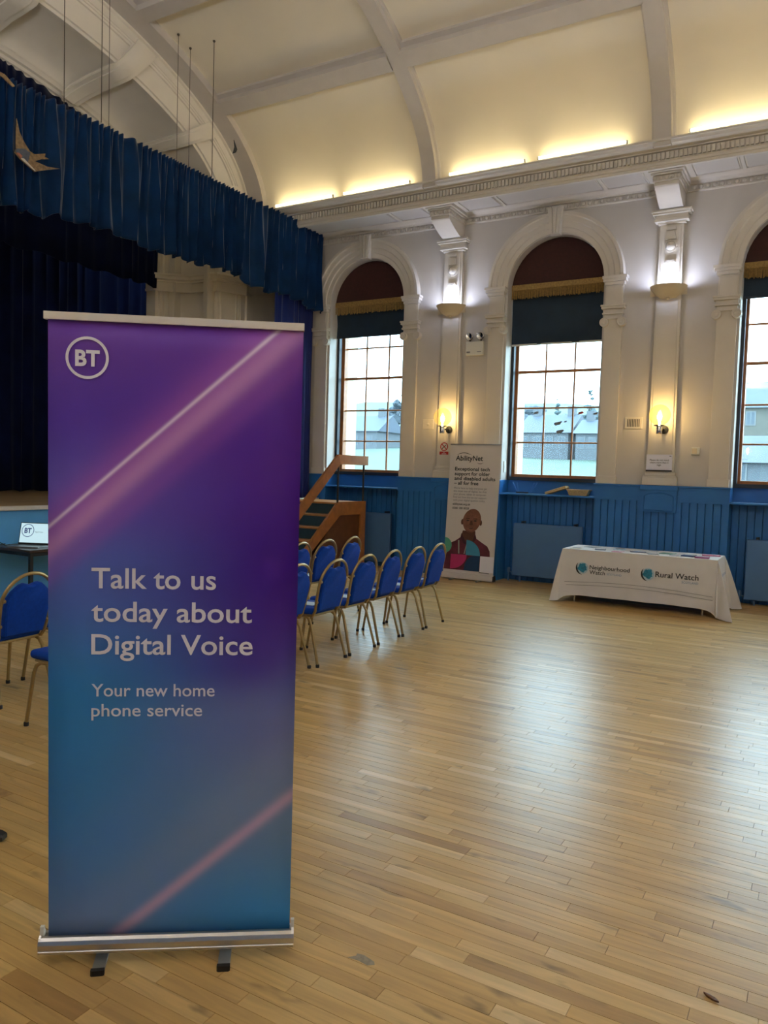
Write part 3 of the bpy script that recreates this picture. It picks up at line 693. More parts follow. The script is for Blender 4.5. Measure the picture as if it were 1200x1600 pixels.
def vbot(y): return 4.53 + 0.045 * math.sin(y * 0.9 + 0.6) + 0.030 * math.tanh(4 * math.sin(y * 3.1 + 0.8 * math.sin(y * 1.3)))
curtain('valance', 'long gathered blue velvet valance hung across the top of the stage', M['velvet'], -7.95, YS + 0.05, 11.36, 5.83, vbot, 0.15, 0.085, 3, rows=18, res=0.012)
def itop(y):
    c = (y - YC) / (VA - 1.10); return ZS + (VB - 1.10) * math.sqrt(max(0.0, 1 - c * c)) if abs(c) < 1 else ZS
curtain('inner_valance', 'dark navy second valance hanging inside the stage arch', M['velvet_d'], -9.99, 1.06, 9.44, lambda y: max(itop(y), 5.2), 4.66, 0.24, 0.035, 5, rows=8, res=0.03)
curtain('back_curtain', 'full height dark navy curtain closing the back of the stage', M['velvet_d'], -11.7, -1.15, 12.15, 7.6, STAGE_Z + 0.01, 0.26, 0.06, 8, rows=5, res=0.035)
curtain('side_curtain', 'narrow royal blue curtain gathered at the window end of the stage', M['velvet_s'], -8.13, 10.22, 11.36, 5.4, STAGE_Z + 0.01, 0.15, 0.05, 11, rows=10)

# ---- wires, birds
for k, (x, y, lab) in enumerate(((-7.95, 6.03, 'leftmost thin wire rising from the valance to the ceiling'), (-7.95, 6.56, 'darker wire of the left pair above the valance'), (-8.4, 7.05, 'fainter wire of the left pair, behind the darker one'), (-8.4, 8.26, 'middle thin wire, left of two short ones above the valance'), (-8.4, 8.50, 'middle thin wire, right of two short ones above the valance'), (-7.95, 8.51, 'rightmost thin wire above the valance, ending at the cream ceiling'))):
    phi = math.acos((y - YC) / VA); zt = ell(phi, 0)[1]
    mb = MB(); mb.tube([(x, y, 5.85), (x, y, zt + 0.01)], 0.0055 if k in (0, 1, 5) else 0.004, n=6); mb.lathe([(0.02, 0), (0.02, -0.012), (0.006, -0.03)], (x, y, zt), n=8)
    mb.build('hanging_wire', M['wire'], None, origin=(x, y, 5.85), label=lab, cat='wire', group='wires above the valance')
bo = [(5.35, 5.39), (5.345, 5.287), (5.341, 5.116), (5.346, 5.067), (5.328, 5.022), (5.394, 4.973), (5.571, 4.897), (5.611, 4.919), (5.732, 4.975), (5.894, 5.044), (5.732, 5.01), (5.64, 5.013), (5.57, 5.014), (5.66, 5.068), (5.752, 5.101), (5.696, 5.107), (5.706, 5.146), (5.57, 5.088), (5.51, 5.101), (5.442, 5.171), (5.384, 5.259)]
bird = thing('swallow_cutout', 'painted paper swallow cut-out pinned on the blue valance', 'cut-out', (-7.83, 5.45, 4.9))
XB = -7.845
mb = MB(); mb.prism(bo, XB, XB + 0.012, lambda a, b, d: (d, a, b)); mb.build('body', M['bird'], bird)
mb = MB(); mb.prism([(5.346, 5.067), (5.334, 5.03), (5.394, 4.99), (5.48, 4.965), (5.51, 5.08), (5.44, 5.10)], XB + 0.012, XB + 0.02, lambda a, b, d: (d, a, b)); mb.build('head', M['birdg'], bird)
mb = MB(); mb.prism([(5.336, 5.02), (5.37, 5.03), (5.41, 5.01), (5.394, 4.98)], XB + 0.02, XB + 0.026, lambda a, b, d: (d, a, b)); mb.build('cheek', M['birdr'], bird)
mb = MB(); mb.prism([(5.40, 4.985), (5.43, 4.99), (5.57, 4.91), (5.565, 4.90), (5.394, 4.973)], XB + 0.02, XB + 0.026, lambda a, b, d: (d, a, b)); mb.build('belly', M['birdw'], bird)
mb = MB(); mb.prism([(5.06, 5.80), (5.21, 5.79), (5.33, 5.72), (5.30, 5.70), (5.2, 5.745)], XB, XB + 0.012, lambda a, b, d: (d, a, b)); mb.build('wing_cutout', M['bird'], None, origin=(XB, 5.2, 5.70), label='brown paper wing tip at the top left of the valance', cat='cut-out')
mb = MB(); mb.prism([(9.56, 6.66), (9.60, 6.78), (9.58, 6.88), (9.66, 6.76), (9.63, 6.70)], -8.50, -8.488, lambda a, b, d: (d, a, b)); mb.build('leaf_cutout', M['navy'], None, origin=(-8.49, 9.6, 6.7), label='small dark paper scrap stuck on the arch rib', cat='cut-out')

# ================================================================== stage steps
SX0, SX1 = -7.93, -6.85
steps = thing('stage_steps', 'varnished wooden steps with handrail leading up to the stage', 'steps', (-7.4, 10.1, 0))
RISE, RUN = 0.1917, 0.24; YL = 10.40
for i in range(5):
    y0 = YL - RUN * (5 - i); z = RISE * (i + 1)
    mb = MB(); mb.box(SX0, SX1 - 0.04, y0 - 0.02, y0 + RUN + 0.01, z - 0.03, z, bev=0.005); mb.build('tread', M['oakl'], steps)
for i in range(6):
    y0 = YL - RUN * (5 - i); z = RISE * i
    mb = MB(); mb.box(SX0, SX1 - 0.04, y0, y0 + 0.02, z, z + RISE - 0.03); mb.build('riser', M['riser'], steps)
mb = MB(); mb.box(SX0, SX1 - 0.04, YL - 0.02, 11.22, 1.12, 1.15, bev=0.005); mb.build('landing', M['oakl'], steps)
def side(pts, x0, x1, name, m):
    mb = MB(); mb.prism(pts, x0, x1, lambda a, b, d: (d, a, b)); return mb.build(name, m, steps)
ys0 = 9.05; sl = RISE / RUN
def zl(y): return 1.16 - (10.39 - y) * sl
for xa, xb in ((SX1 - 0.04, SX1),):
    side([(ys0, zl(ys0)), (10.39, 1.16), (10.39, 0.90), (ys0 + 0.05, max(0.0, zl(ys0 + 0.05) - 0.27)), (ys0, 0.0)], xa, xb, 'stringer', M['oak'])
    side([(10.39, 1.16), (11.24, 1.16), (11.24, 0.94), (10.45, 0.94), (10.39, 0.90)], xa, xb, 'landing_fascia', M['oak'])
    side([(11.08, 0.0), (11.24, 0.0), (11.24, 0.94), (11.08, 0.94)], xa, xb, 'corner_post', M['oak'])
side([(ys0 + 0.3, 0.0), (11.08, 0.0), (11.08, 0.94), (10.45, 0.94), (10.39, 0.90)], SX1 - 0.035, SX1 - 0.025, 'side_panel', M['oakd'])
side([(11.20, 0.0), (11.24, 0.0), (11.24, 1.12), (11.20, 1.12)], SX0, SX1 - 0.04, 'back_panel', M['oakd'])
XR = SX1 - 0.02
mb = MB(); mb.prism([(10.36, 1.925), (11.28, 1.925), (11.28, 1.77), (10.42, 1.77)], XR - 0.022, XR + 0.022, lambda a, b, d: (d, a, b)); mb.build('landing_rail', M['oakl'], steps)
mb = MB(); mb.prism([(10.36, 1.925), (10.42, 1.77), (8.95, 1.77 - 1.47 * 0.80), (8.90, 1.925 - 1.46 * 0.80)], XR - 0.02, XR + 0.02, lambda a, b, d: (d, a, b)); mb.build('handrail', M['oak'], steps)
for y, z0, z1 in ((10.39, 1.15, 1.83), (11.17, 1.15, 1.80), (9.10, 0.05, 0.80)):
    mb = MB(); mb.tube([(XR, y, z0), (XR, y, z1)], 0.017, n=8); mb.build('rail_post', M['black'], steps)

# ================================================================== radiators
def radiator(cx, w, z0, z1, label):
    y0, y1 = 11.56, 11.62
    r = thing('radiator', label, 'radiator', (cx, 11.6, 0.0), group='flat panel radiators')
    mb = MB(); mb.box(cx - w / 2, cx + w / 2, y0, y1, z0, z1, bev=0.012); mb.build('panel', M['bluerad'], r)
    for s_ in (-1, 1):
        mb = MB(); mb.box(cx + s_ * (w / 2 - 0.13) - 0.012, cx + s_ * (w / 2 - 0.13) + 0.012, y0 + 0.015, y0 + 0.035, 0.0, z0 + 0.01); mb.build('foot', M['bluerad'], r)
        mb = MB(); mb.box(cx + s_ * (w / 2 - 0.13) - 0.02, cx + s_ * (w / 2 - 0.13) + 0.02, y1 - 0.01, 11.735, z1 - 0.05, z1 + 0.03, bev=0.004); mb.build('wall_bracket', M['navy'], r)
    mb = MB(); mb.tube([(cx - w / 2 + 0.02, y1 - 0.03, z0 + 0.05), (cx - w / 2 - 0.06, y1 - 0.03, z0 + 0.05), (cx - w / 2 - 0.06, y1 - 0.03, 0.0)], 0.012, n=8); v_ = mb.build('pipe', M['bluerad'], r)
    mb = MB(); mb.lathe([(0.022, 0.0), (0.026, 0.02), (0.026, 0.07), (0.018, 0.08), (0.001, 0.081)], (cx - w / 2 - 0.06, y1 - 0.03, z0 + 0.04), n=10); mb.build('valve', M['bluerad'], v_, smooth=True)
radiator(WIN[0], 1.08, 0.09, 0.95, 'flat blue radiator under the window nearest the stage')
radiator(WIN[1], 1.10, 0.09, 0.925, 'flat blue radiator between the wall banner and the cloth table')
radiator(WIN[2] + 0.01, 1.06, 0.07, 0.90, 'flat blue radiator cut off by the right edge')

# ================================================================== cornice tubes, uplights, globe lamps
tubes = []
for k in range(5):
    for a, b in ((-8.31, -7.13), (-6.95, -5.73)):
        s_ = 0.11 if k == 0 else 0.0
        tubes.append((a + (0.0 if k == 0 else -0.115) + P * k, b + (0.0 if k == 0 else -0.115) + P * k))
names = ['first', 'second', 'third', 'fourth', 'fifth', 'sixth', 'seventh', 'eighth', 'ninth', 'tenth']
for side_ in (0, 1):
    for k, (a, b) in enumerate(tubes):
        yy = 10.425 if not side_ else 2 * YC - 10.425
        lab = ('%s lit tube from the stage on the window side cornice' if not side_ else '%s lit tube from the stage on the opposite cornice') % names[k]
        t = thing('fluorescent_light', lab, 'light', ((a + b) / 2, yy, 6.035), group='tubes lighting the vault')
        mb = MB(); mb.box(a, b, yy + (0.0 if not side_ else -0.05), yy + (0.05 if not side_ else 0.0), 6.035, 6.055); mb.build('batten', M['white'], t)
        mb = MB(); mb.tube([(a + 0.02, yy, 6.075), (b - 0.02, yy, 6.075)], 0.016, n=8); mb.build('tube', M['tube'], t)
        for x in (a, b):
            mb = MB(); mb.box(min(x, x + (0.02 if x == a else -0.02)), max(x, x + (0.02 if x == a else -0.02)), yy - 0.014, yy + 0.02, 6.05, 6.095); mb.build('end_cap', M['white'], t)
def pt_light(name, parent, loc, watts, col, rad=0.03):
    l = bpy.data.lights.new(name, 'POINT'); l.energy = watts; l.color = col; l.shadow_soft_size = rad
    o = bpy.data.objects.new(name, l); COL.objects.link(o); o.parent = parent; o.location = loc; return o
pl = ['pilaster beside the emergency light', 'pilaster above the notice card', 'third pilaster', 'fourth pilaster', 'fifth pilaster']
for k, px in enumerate(PIL):
    zt = 4.37; yf = YW - 0.085
    u = thing('wall_uplight', 'cream half-bowl uplight glowing on the %s' % pl[k], 'wall light', (px, yf, zt), group='half-bowl uplights')
    mb = MB(); mb.lathe([(0.015, -0.165), (0.10, -0.155), (0.17, -0.11), (0.225, -0.045), (0.25, 0.0), (0.238, 0.0), (0.213, -0.045), (0.16, -0.10), (0.09, -0.14), (0.001, -0.145)], (px - 0.0, yf, zt), n=24, a0=PI, a1=2 * PI)
    mb.build('bowl', M['cream'], u, smooth=True)
    mb = MB(); mb.box(px - 0.245, px + 0.245, yf - 0.004, yf + 0.002, zt - 0.12, zt - 0.01); mb.build('back_plate', M['cream'], u)
    mb = MB(); mb.lathe([(0.001, -0.19), (0.02, -0.185), (0.028, -0.165), (0.015, -0.155)], (px, yf - 0.05, zt), n=12); mb.build('finial', M['cream'], u, smooth=True)
    pt_light('lamp', u, (0, -0.12, -0.06), UPLIGHT_W, (0.58, 0.68, 1.0), 0.09)
    # globe lamp
    gz = 2.575; gy = YW - 0.082 - 0.20
    g = thing('globe_lamp', 'lit amber glass globe lamp on the %s' % pl[k], 'wall light', (px, YW - 0.082, gz - 0.2), group='globe wall lamps')
    mb = MB(); mb.lathe([(0.001, 0), (0.055, -0.002), (0.06, -0.012), (0.055, -0.022), (0.001, -0.026)], (px + 0.03, YW - 0.081, gz - 0.19), n=20, axis='Y'); mb.build('back_plate', M['black'], g, smooth=True)
    mb = MB(); mb.tube([(px + 0.03, YW - 0.10, gz - 0.19), (px, gy, gz - 0.19)], 0.012, n=8); mb.build('arm', M['black'], g)
    mb = MB(); mb.lathe([(0.001, -0.26), (0.038, -0.26), (0.04, -0.255), (0.04, -0.16), (0.036, -0.15), (0.001, -0.148)], (px, gy, gz), n=16); mb.build('lamp_holder', M['chrome'], g, smooth=True)
    mb = MB(); mb.lathe([(0.072, -0.15), (0.075, -0.142), (0.05, -0.132), (0.03, -0.132)], (px, gy, gz), n=20); mb.build('gallery', M['black'], g, smooth=True)
    mb = MB(); mb.lathe([(0.145 * math.sin(t), -0.145 * math.cos(t)) for t in [0.42 + (PI - 0.42) * j / 16 for j in range(17)]], (px, gy, gz), n=28); mb.build('globe', M['globe'], g, smooth=True)
    mb = MB(); mb.lathe([(0.012, -0.13), (0.014, -0.07), (0.03, -0.03), (0.034, 0.0), (0.026, 0.028), (0.001, 0.04)], (px, gy, gz - 0.02), n=12); mb.build('bulb', M['bulb'], g, smooth=True)
    pt_light('lamp', g, (0, -0.20, 0.235), GLOBE_W, (1.0, 0.70, 0.34), 0.04)

for k, px in enumerate(PIL):  # unseen lamps added to brighten the purple banner and near floor
    zt = 4.37; yf = YS + 0.005
    u = thing('wall_uplight', 'added fill uplight on the unseen wall behind the camera, %s from the stage' % names[k], 'wall light', (px, yf, zt), group='added fill uplights behind the camera')
    mb = MB(); mb.lathe([(0.015, -0.165), (0.10, -0.155), (0.17, -0.11), (0.225, -0.045), (0.25, 0.0), (0.238, 0.0), (0.213, -0.045), (0.16, -0.10), (0.09, -0.14), (0.001, -0.145)], (px, yf, zt), n=24, a0=0, a1=PI)
    mb.build('bowl', M['cream'], u, smooth=True)
    mb = MB(); mb.box(px - 0.245, px + 0.245, yf - 0.002, yf + 0.004, zt - 0.12, zt - 0.01); mb.build('back_plate', M['cream'], u)
    pt_light('lamp', u, (0, 0.12, -0.03), FILL_UPLIGHT_W, (0.80, 0.85, 1.0), 0.03)
    g = thing('globe_lamp', 'added fill globe on the unseen wall behind the camera, %s from the stage' % names[k], 'wall light', (px, YS, 2.45), group='added fill globes behind the camera')
    mb = MB(); mb.tube([(px, YS, 2.45), (px, YS + 0.20, 2.45)], 0.012, n=8); mb.build('arm', M['black'], g)
    mb = MB(); mb.lathe([(0.145 * math.sin(t), -0.145 * math.cos(t)) for t in [0.42 + (PI - 0.42) * j / 16 for j in range(17)]], (px, YS + 0.2, 2.60), n=28); mb.build('globe', M['globe'], g, smooth=True)
    mb = MB(); mb.lathe([(0.012, -0.13), (0.014, -0.07), (0.03, -0.03), (0.034, 0.0), (0.026, 0.028), (0.001, 0.04)], (px, YS + 0.2, 2.58), n=12); mb.build('bulb', M['bulb'], g, smooth=True)
    pt_light('lamp', g, (0, 0.20, 0.17), GLOBE_W, (1.0, 0.70, 0.34), 0.04)

# ================================================================== small wall fittings
YF = YW
e = thing('emergency_light', 'grey emergency light box with two round lamp heads', 'emergency light', (-4.99, YF, 3.60))
mb = MB(); mb.box(-5.15, -4.85, YF - 0.07, YF, 3.57, 3.79, bev=0.012); mb.build('case', M['white'], e)
mb = MB(); mb.box(-5.13, -5.07, YF - 0.073, YF - 0.069, 3.605, 3.63); mb.build('label_plate', M['inkg'], e)
mb = MB(); mb.box(-4.95, -4.88, YF - 0.073, YF - 0.069, 3.615, 3.625); mb.build('label_plate', M['inkg'], e)
for x, ya in ((-5.09, 0.5), (-4.90, -0.2)):
    mb = MB(); mb.tube([(x, YF - 0.035, 3.79), (x, YF - 0.04, 3.84)], 0.012, n=8); mb.lathe([(0.02, 0.05), (0.052, 0.02), (0.06, -0.02), (0.062, -0.03)], (x, YF - 0.06, 3.865), n=18, axis='Y'); h_ = mb.build('lamp_head', M['black'], e, smooth=True)
    mb = MB(); mb.lathe([(0.062, -0.03), (0.054, -0.034), (0.03, -0.028), (0.001, -0.026)], (x, YF - 0.06, 3.865), n=18, axis='Y'); mb.build('reflector', M['chrome'], h_, smooth=True)
v = thing('wall_vent', 'small white slotted air vent left of the globe lamp above the notice', 'vent', (-2.487, YF, 2.42))
mb = MB(); mb.box(-2.61, -2.365, YF - 0.012, YF, 2.40, 2.57, bev=0.004); mb.build('frame', M['trimw'], v)
for j in range(8):
    mb = MB(); mb.box(-2.575 + j * 0.023, -2.564 + j * 0.023, YF - 0.014, YF - 0.011, 2.43, 2.54); mb.build('slot', M['ink'], v)
v = thing('wall_plate', 'flush cream blanking plate left of the globe lamp behind the chairs', 'wall plate', (-5.82, YF, 2.40))
mb = MB(); mb.box(-5.91, -5.71, YF - 0.008, YF, 2.40, 2.56, bev=0.003); mb.build('plate', M['trimw'], v)
mb = MB(); mb.lathe([(0.001, -0.014), (0.02, -0.012), (0.024, -0.007)], (-5.81, YF, 2.48), n=14, axis='Y'); mb.build('centre_boss', M['trimw'], v, smooth=True)
v = thing('thermostat', 'small square beige thermostat on the wall right of the notice', 'thermostat', (-1.628, YF, 2.03))
mb = MB(); mb.box(-1.685, -1.575, YF - 0.03, YF, 2.04, 2.145, bev=0.006); mb.build('case', M['white'], v)
mb = MB(); mb.box(-1.67, -1.605, YF - 0.034, YF - 0.029, 2.055, 2.13, bev=0.003); mb.build('dial_face', M['cream'], v)
n_ = thing('notice_card', 'white printed notice card standing on the pilaster base', 'notice', (-2.09, YF - 0.10, 1.80))
mb = MB(); mb.box(-2.265, -1.915, YF - 0.094, YF - 0.087, 1.815, 2.035); mb.build('card', M['print_w2'], n_)
mb = MB(); mb.box(-2.265, -1.915, YF - 0.11, YF - 0.09, 1.80, 1.815); mb.build('holder', M['black'], n_)
fN = lambda a, b, d: (a, YF - 0.094 - d, b)
mb = MB()
for body, z in (('Please do not stand', 1.945), ('chairs more than 5', 1.91), ('high', 1.875)): add_text(mb, body, -2.09, z, fN, 0.0012, size=0.033, bold=0.01, align='C')
mb.box(-1.955, -1.93, YF - 0.0955, YF - 0.0945, 2.008, 2.018)
mb.build('lettering', M['ink'], n_, fix=False)
s = thing('no_smoking_sign', 'round red and white no smoking sign with red bar below', 'sign', (-5.455, YF - 0.09, 1.99))
fS = lambda a, b, d: (a, YF - 0.084 - d, b)
mb = MB(); mb.prism([(-5.545, 1.975), (-5.375, 1.975), (-5.375, 2.20), (-5.545, 2.20)], 0, 0.003, fS); mb.build('plate', M['trimw'], s)
mb = MB(); ring(mb, -5.46, 2.11, 0.055, 0.07, fS, 0.0045); 
mb.poly([fS(a, b, 0.0046) for a, b in ((-5.505, 2.145), (-5.495, 2.155), (-5.415, 2.075), (-5.425, 2.065))]); mb.build('ban_ring', M['red'], s, fix=False)
mb = MB(); mb.poly([fS(a, b, 0.004) for a, b in ((-5.50, 2.082), (-5.492, 2.074), (-5.42, 2.138), (-5.428, 2.146))]); mb.build('cigarette', M['ink'], s, fix=False)
mb = MB(); mb.poly([fS(a, b, 0.0045) for a, b in ((-5.54, 1.98), (-5.38, 1.98), (-5.38, 2.03), (-5.54, 2.03))]); rb_ = mb.build('red_bar', M['red'], s, fix=False)
mb = MB(); add_text(mb, 'NO', -5.46, 2.011, fS, 0.0055, size=0.018, bold=0.02, align='C'); add_text(mb, 'SMOKING', -5.46, 1.988, fS, 0.0055, size=0.018, bold=0.02, align='C'); mb.build('lettering', M['print_w2'], rb_, fix=False)
sw = thing('light_switch', 'white switch on the window reveal by the wall banner', 'switch', (-4.49, 11.58, 1.74))
mb = MB(); mb.box(-4.49, -4.478, 11.54, 11.62, 1.72, 1.90, bev=0.003); mb.build('plate', M['white'], sw)
mb = MB(); mb.box(-4.478, -4.472, 11.565, 11.595, 1.79, 1.83); mb.build('rocker', M['white'], sw)

# ---- things on the middle window shelf
zsh = 1.401
bk = thing('wicker_tray', 'shallow open wicker tray at the right of the window shelf', 'tray', (-3.24, 11.56, zsh))
mb = MB()
rows = [[(-3.40, 11.49), (-3.14, 11.49), (-3.14, 11.62), (-3.40, 11.62)], [(-3.43, 11.465), (-3.10, 11.465), (-3.10, 11.645), (-3.43, 11.645)]]
mb.grid([[(a, b, zsh) for a, b in rows[0]], [(a, b, zsh + 0.085) for a, b in rows[1]]], closed=True); mb.poly([(a, b, zsh + 0.004) for a, b in rows[0]]); o = mb.build('basket', M['wicker'], bk); sd = o.modifiers.new('t', 'SOLIDIFY'); sd.thickness = 0.008
mb = MB(); mb.tube([(a, b, zsh + 0.085) for a, b in rows[1]], 0.009, n=6, closed=True); mb.build('rim', M['wicker'], bk)
lb = thing('wicker_box', 'flat wicker box tilted against the wicker tray on the window shelf', 'box', (-3.55, 11.56, zsh))
Mx = Matrix.Translation((-3.615, 11.56, zsh + 0.072)) @ Matrix.Rotation(-0.33, 4, 'Y')
mb = MB(); mb.box(-0.17, 0.17, -0.085, 0.085, -0.018, 0.018, bev=0.008, M=Mx); mb.build('lid_panel', M['wicker'], lb)
mb = MB(); mb.tube([tuple(Mx @ Vector(q)) for q in ((-0.17, -0.085, -0.018), (0.17, -0.085, -0.018), (0.17, 0.085, -0.018), (-0.17, 0.085, -0.018))], 0.009, n=6, closed=True); mb.build('rim', M['wicker'], lb)
st = thing('folding_stand', 'small dark stand with splayed thin arms on the window shelf', 'stand', (-4.16, 11.56, zsh))
mb = MB(); mb.box(-4.26, -4.08, 11.52, 11.60, zsh, zsh + 0.022, bev=0.005); mb.build('base', M['black'], st)
for x0, x1 in ((-4.25, -4.34), (-4.24, -4.27), (-4.05, -3.99), (-4.04, -3.94)):
    mb = MB(); mb.tube([(x0, 11.56, zsh + 0.01), (x1, 11.58, zsh + 0.17)], 0.008, n=6); mb.build('arm', M['blue'], st)

# ================================================================== chairs
def make_chair():
    c = thing('banquet_chair', 'chair', 'chair', (0, 0, 0))
    g, f = M['gold'], M['chairblue']
    # back hoop: local x to the rear, y across, z up; leans back
    def hp(y, z): return (0.175 + (z - 0.44) * 0.22 + 0.03 * max(0, z - 0.7) , y, z)
    pts = [(0.10, -0.175, 0.425), (0.155, -0.18, 0.43)] + [hp(-0.185, 0.47), hp(-0.20, 0.58), hp(-0.208, 0.68)]
    for j in range(1, 14):
        t = PI - PI * j / 14; pts.append(hp(0.21 * math.cos(t), 0.705 + 0.205 * math.sin(t)))
    pts += [hp(0.208, 0.68), hp(0.20, 0.58), hp(0.185, 0.47), (0.155, 0.18, 0.43), (0.10, 0.175, 0.425)]
    mb = MB(); mb.tube(pts, 0.0125, n=8); mb.build('back_hoop', g, c, smooth=True)
    # padded back with a cupid's bow top
    outl = [(-0.155, 0.475), (0.155, 0.475), (0.172, 0.58), (0.178, 0.68)]
    for j in range(0, 13):
        y = 0.172 - 0.344 * j / 12; e_ = math.sqrt(max(0, 1 - (y / 0.185) ** 2))
        outl.append((y, 0.69 + 0.155 * e_ - 0.016 * math.exp(-(y / 0.035) ** 2) * 1.0 + 0.010 * math.exp(-((abs(y) - 0.075) / 0.03) ** 2)))
    outl += [(-0.178, 0.68), (-0.172, 0.58)]
    mb = MB(); cx_ = sum(a for a, b in outl) / len(outl); cz_ = 0.64
    layers = []
    for sc, d in ((0.93, 0.028), (0.985, 0.02), (1.0, 0.006), (1.0, -0.008), (0.985, -0.02), (0.9, -0.026)):
        lay = []
        for a, b in outl:
            y, z = a * sc, cz_ + (b - cz_) * sc; q = hp(y, z); lay.append((q[0] + d, q[1], q[2] - d * 0.2))
        layers.append(lay)
    ids = mb.grid(layers, closed=True); mb.face(ids[0]); mb.face(ids[-1][::-1]); mb.build('backrest', f, c, smooth=True)
    # seat
    bm = bmesh.new(); bmesh.ops.create_cube(bm, size=1)
    for v_ in bm.verts: v_.co = Vector((-0.045 + v_.co.x * 0.40, v_.co.y * (0.40 if v_.co.x < 0 else 0.37), 0.462 + v_.co.z * 0.06))
    bmesh.ops.bevel(bm, geom=list(bm.edges), offset=0.026, segments=3, affect='EDGES', profile=0.5)
    mb = MB(); mb.add_bm(bm); mb.build('seat', f, c, smooth=True)
    mb = MB(); mb.tube([(0.14, -0.165, 0.425), (-0.20, -0.175, 0.425), (-0.215, -0.15, 0.425), (-0.215, 0.15, 0.425), (-0.20, 0.175, 0.425), (0.14, 0.165, 0.425)], 0.011, n=8, closed=True); mb.build('seat_frame', g, c, smooth=True)
    for s_ in (-1, 1):
        for rear in (0, 1):
            if rear: p_ = [(0.02, s_ * 0.17, 0.418), (0.09, s_ * 0.178, 0.415), (0.125, s_ * 0.188, 0.395), (0.15, s_ * 0.195, 0.35), (0.20, s_ * 0.207, 0.17), (0.243, s_ * 0.218, 0.012)]
            else: p_ = [(-0.06, s_ * 0.17, 0.418), (-0.15, s_ * 0.178, 0.415), (-0.18, s_ * 0.188, 0.395), (-0.195, s_ * 0.195, 0.35), (-0.222, s_ * 0.205, 0.17), (-0.245, s_ * 0.214, 0.012)]
            mb = MB(); mb.tube(p_, 0.0125, n=8); l_ = mb.build('leg', g, c, smooth=True)
            q = p_[-1]; mb = MB(); mb.lathe([(0.001, 0.0), (0.016, 0.0), (0.0165, 0.022), (0.012, 0.028)], (q[0], q[1], 0.0), n=10); mb.build('rubber_foot', M['black'], l_, smooth=True)
        for z in (0.55, 0.73):
            q = hp(s_ * 0.192, z); mb = MB(); mb.lathe([(0.001, -0.016), (0.013, -0.012), (0.015, 0.0), (0.013, 0.012), (0.001, 0.016)], q, n=8, axis='Y'); mb.build('stud', M['gold'], c, smooth=True)
    return c
proto = make_chair()
XR1, XR2 = -3.935, -5.03
chairs = [
 (XR1 - 0.005, 7.60, 0.02, 'blue chair at the wall end of the nearer row, in front of the white banner'),
 (XR1, 7.09, -0.02, 'second blue chair from the wall end of the nearer row'),
 (XR1 - 0.02, 6.60, 0.03, 'third blue chair from the wall end of the nearer row'),
 (XR1, 6.075, -0.01, 'fourth blue chair from the wall end of the nearer row'),
 (XR1, 5.56, 0.0, 'fifth blue chair from the wall end of the nearer row, largest in full view'),
 (XR1 - 0.04, 5.06, 0.02, 'blue chair of the nearer row half hidden by the right edge of the purple banner'),
 (XR2, 7.55, 0.02, 'blue chair at the wall end of the farther row, in front of the steps'),
 (XR2, 7.03, -0.02, 'second blue chair from the wall end of the farther row'),
 (XR2, 6.54, 0.0, 'third blue chair of the farther row, partly behind the purple banner'),
 (XR2 - 0.02, 3.37, 0.06, 'blue chair at the left edge in front of the laptop table'),
 (XR2 - 0.02, 3.90, 0.0, 'blue chair almost wholly hidden behind the left edge of the purple banner'),
 (-4.11, 3.27, 0.0, 'blue chair whose seat corner shows at the left edge of the purple banner'),
]
ordn = ['wall end chair of the nearer row', 'second chair of the nearer row', 'third chair of the nearer row', 'fourth chair of the nearer row', 'fifth chair of the nearer row', 'half hidden chair of the nearer row', 'wall end chair of the farther row', 'second chair of the farther row', 'third chair of the farther row']
for i, (x, y, rz_, lab) in enumerate(chairs):
    c = proto if i == 0 else copy_tree(proto)
    c.location = (x, y, 0); c.rotation_euler = (0, 0, rz_); c['label'] = lab; c['group'] = 'blue banquet chairs'
    if i < 9:
        mb = MB(); Mx = Matrix.Translation((x - 0.03, y + 0.015 * math.sin(i * 3), 0.4935)) @ Matrix.Rotation(0.25 * math.sin(i * 2.3), 4, 'Z')
        mb.box(-0.105, 0.105, -0.075, 0.075, 0, 0.003, M=Mx); lf = mb.build('leaflet', M['paper'], None, origin=(x, y, 0.4935), label='pale blue leaflet on the seat of the %s' % ordn[i], cat='leaflet', group='leaflets on seats')

# ================================================================== table with printed cloth
TX0, TX1, TY0, TY1, TZ = -3.07, -1.13, 10.19, 10.92, 0.715
tab = thing('folding_table', 'long folding table hidden under the printed white cloth', 'table', (-2.1, 10.55, 0))
mb = MB(); mb.box(TX0 + 0.01, TX1 - 0.01, TY0 + 0.01, TY1 - 0.01, TZ - 0.035, TZ - 0.004, bev=0.006); mb.build('table_top', M['dark_wood'], tab)
for x in (TX0 + 0.16, TX1 - 0.16):
    for y in (TY0 + 0.10, TY1 - 0.10):
        mb = MB(); mb.tube([(x, y, TZ - 0.035), (x, y, 0.0)], 0.014, n=8); mb.build('leg', M['chrome'], tab)
    mb = MB(); mb.tube([(x, TY0 + 0.10, 0.12), (x, TY1 - 0.10, 0.12)], 0.010, n=8); mb.build('stretcher', M['chrome'], tab)
cl = thing('tablecloth', 'white cloth printed with two watch scheme logos over the long table', 'tablecloth', (-2.1, 10.55, TZ))
HEM = 0.105
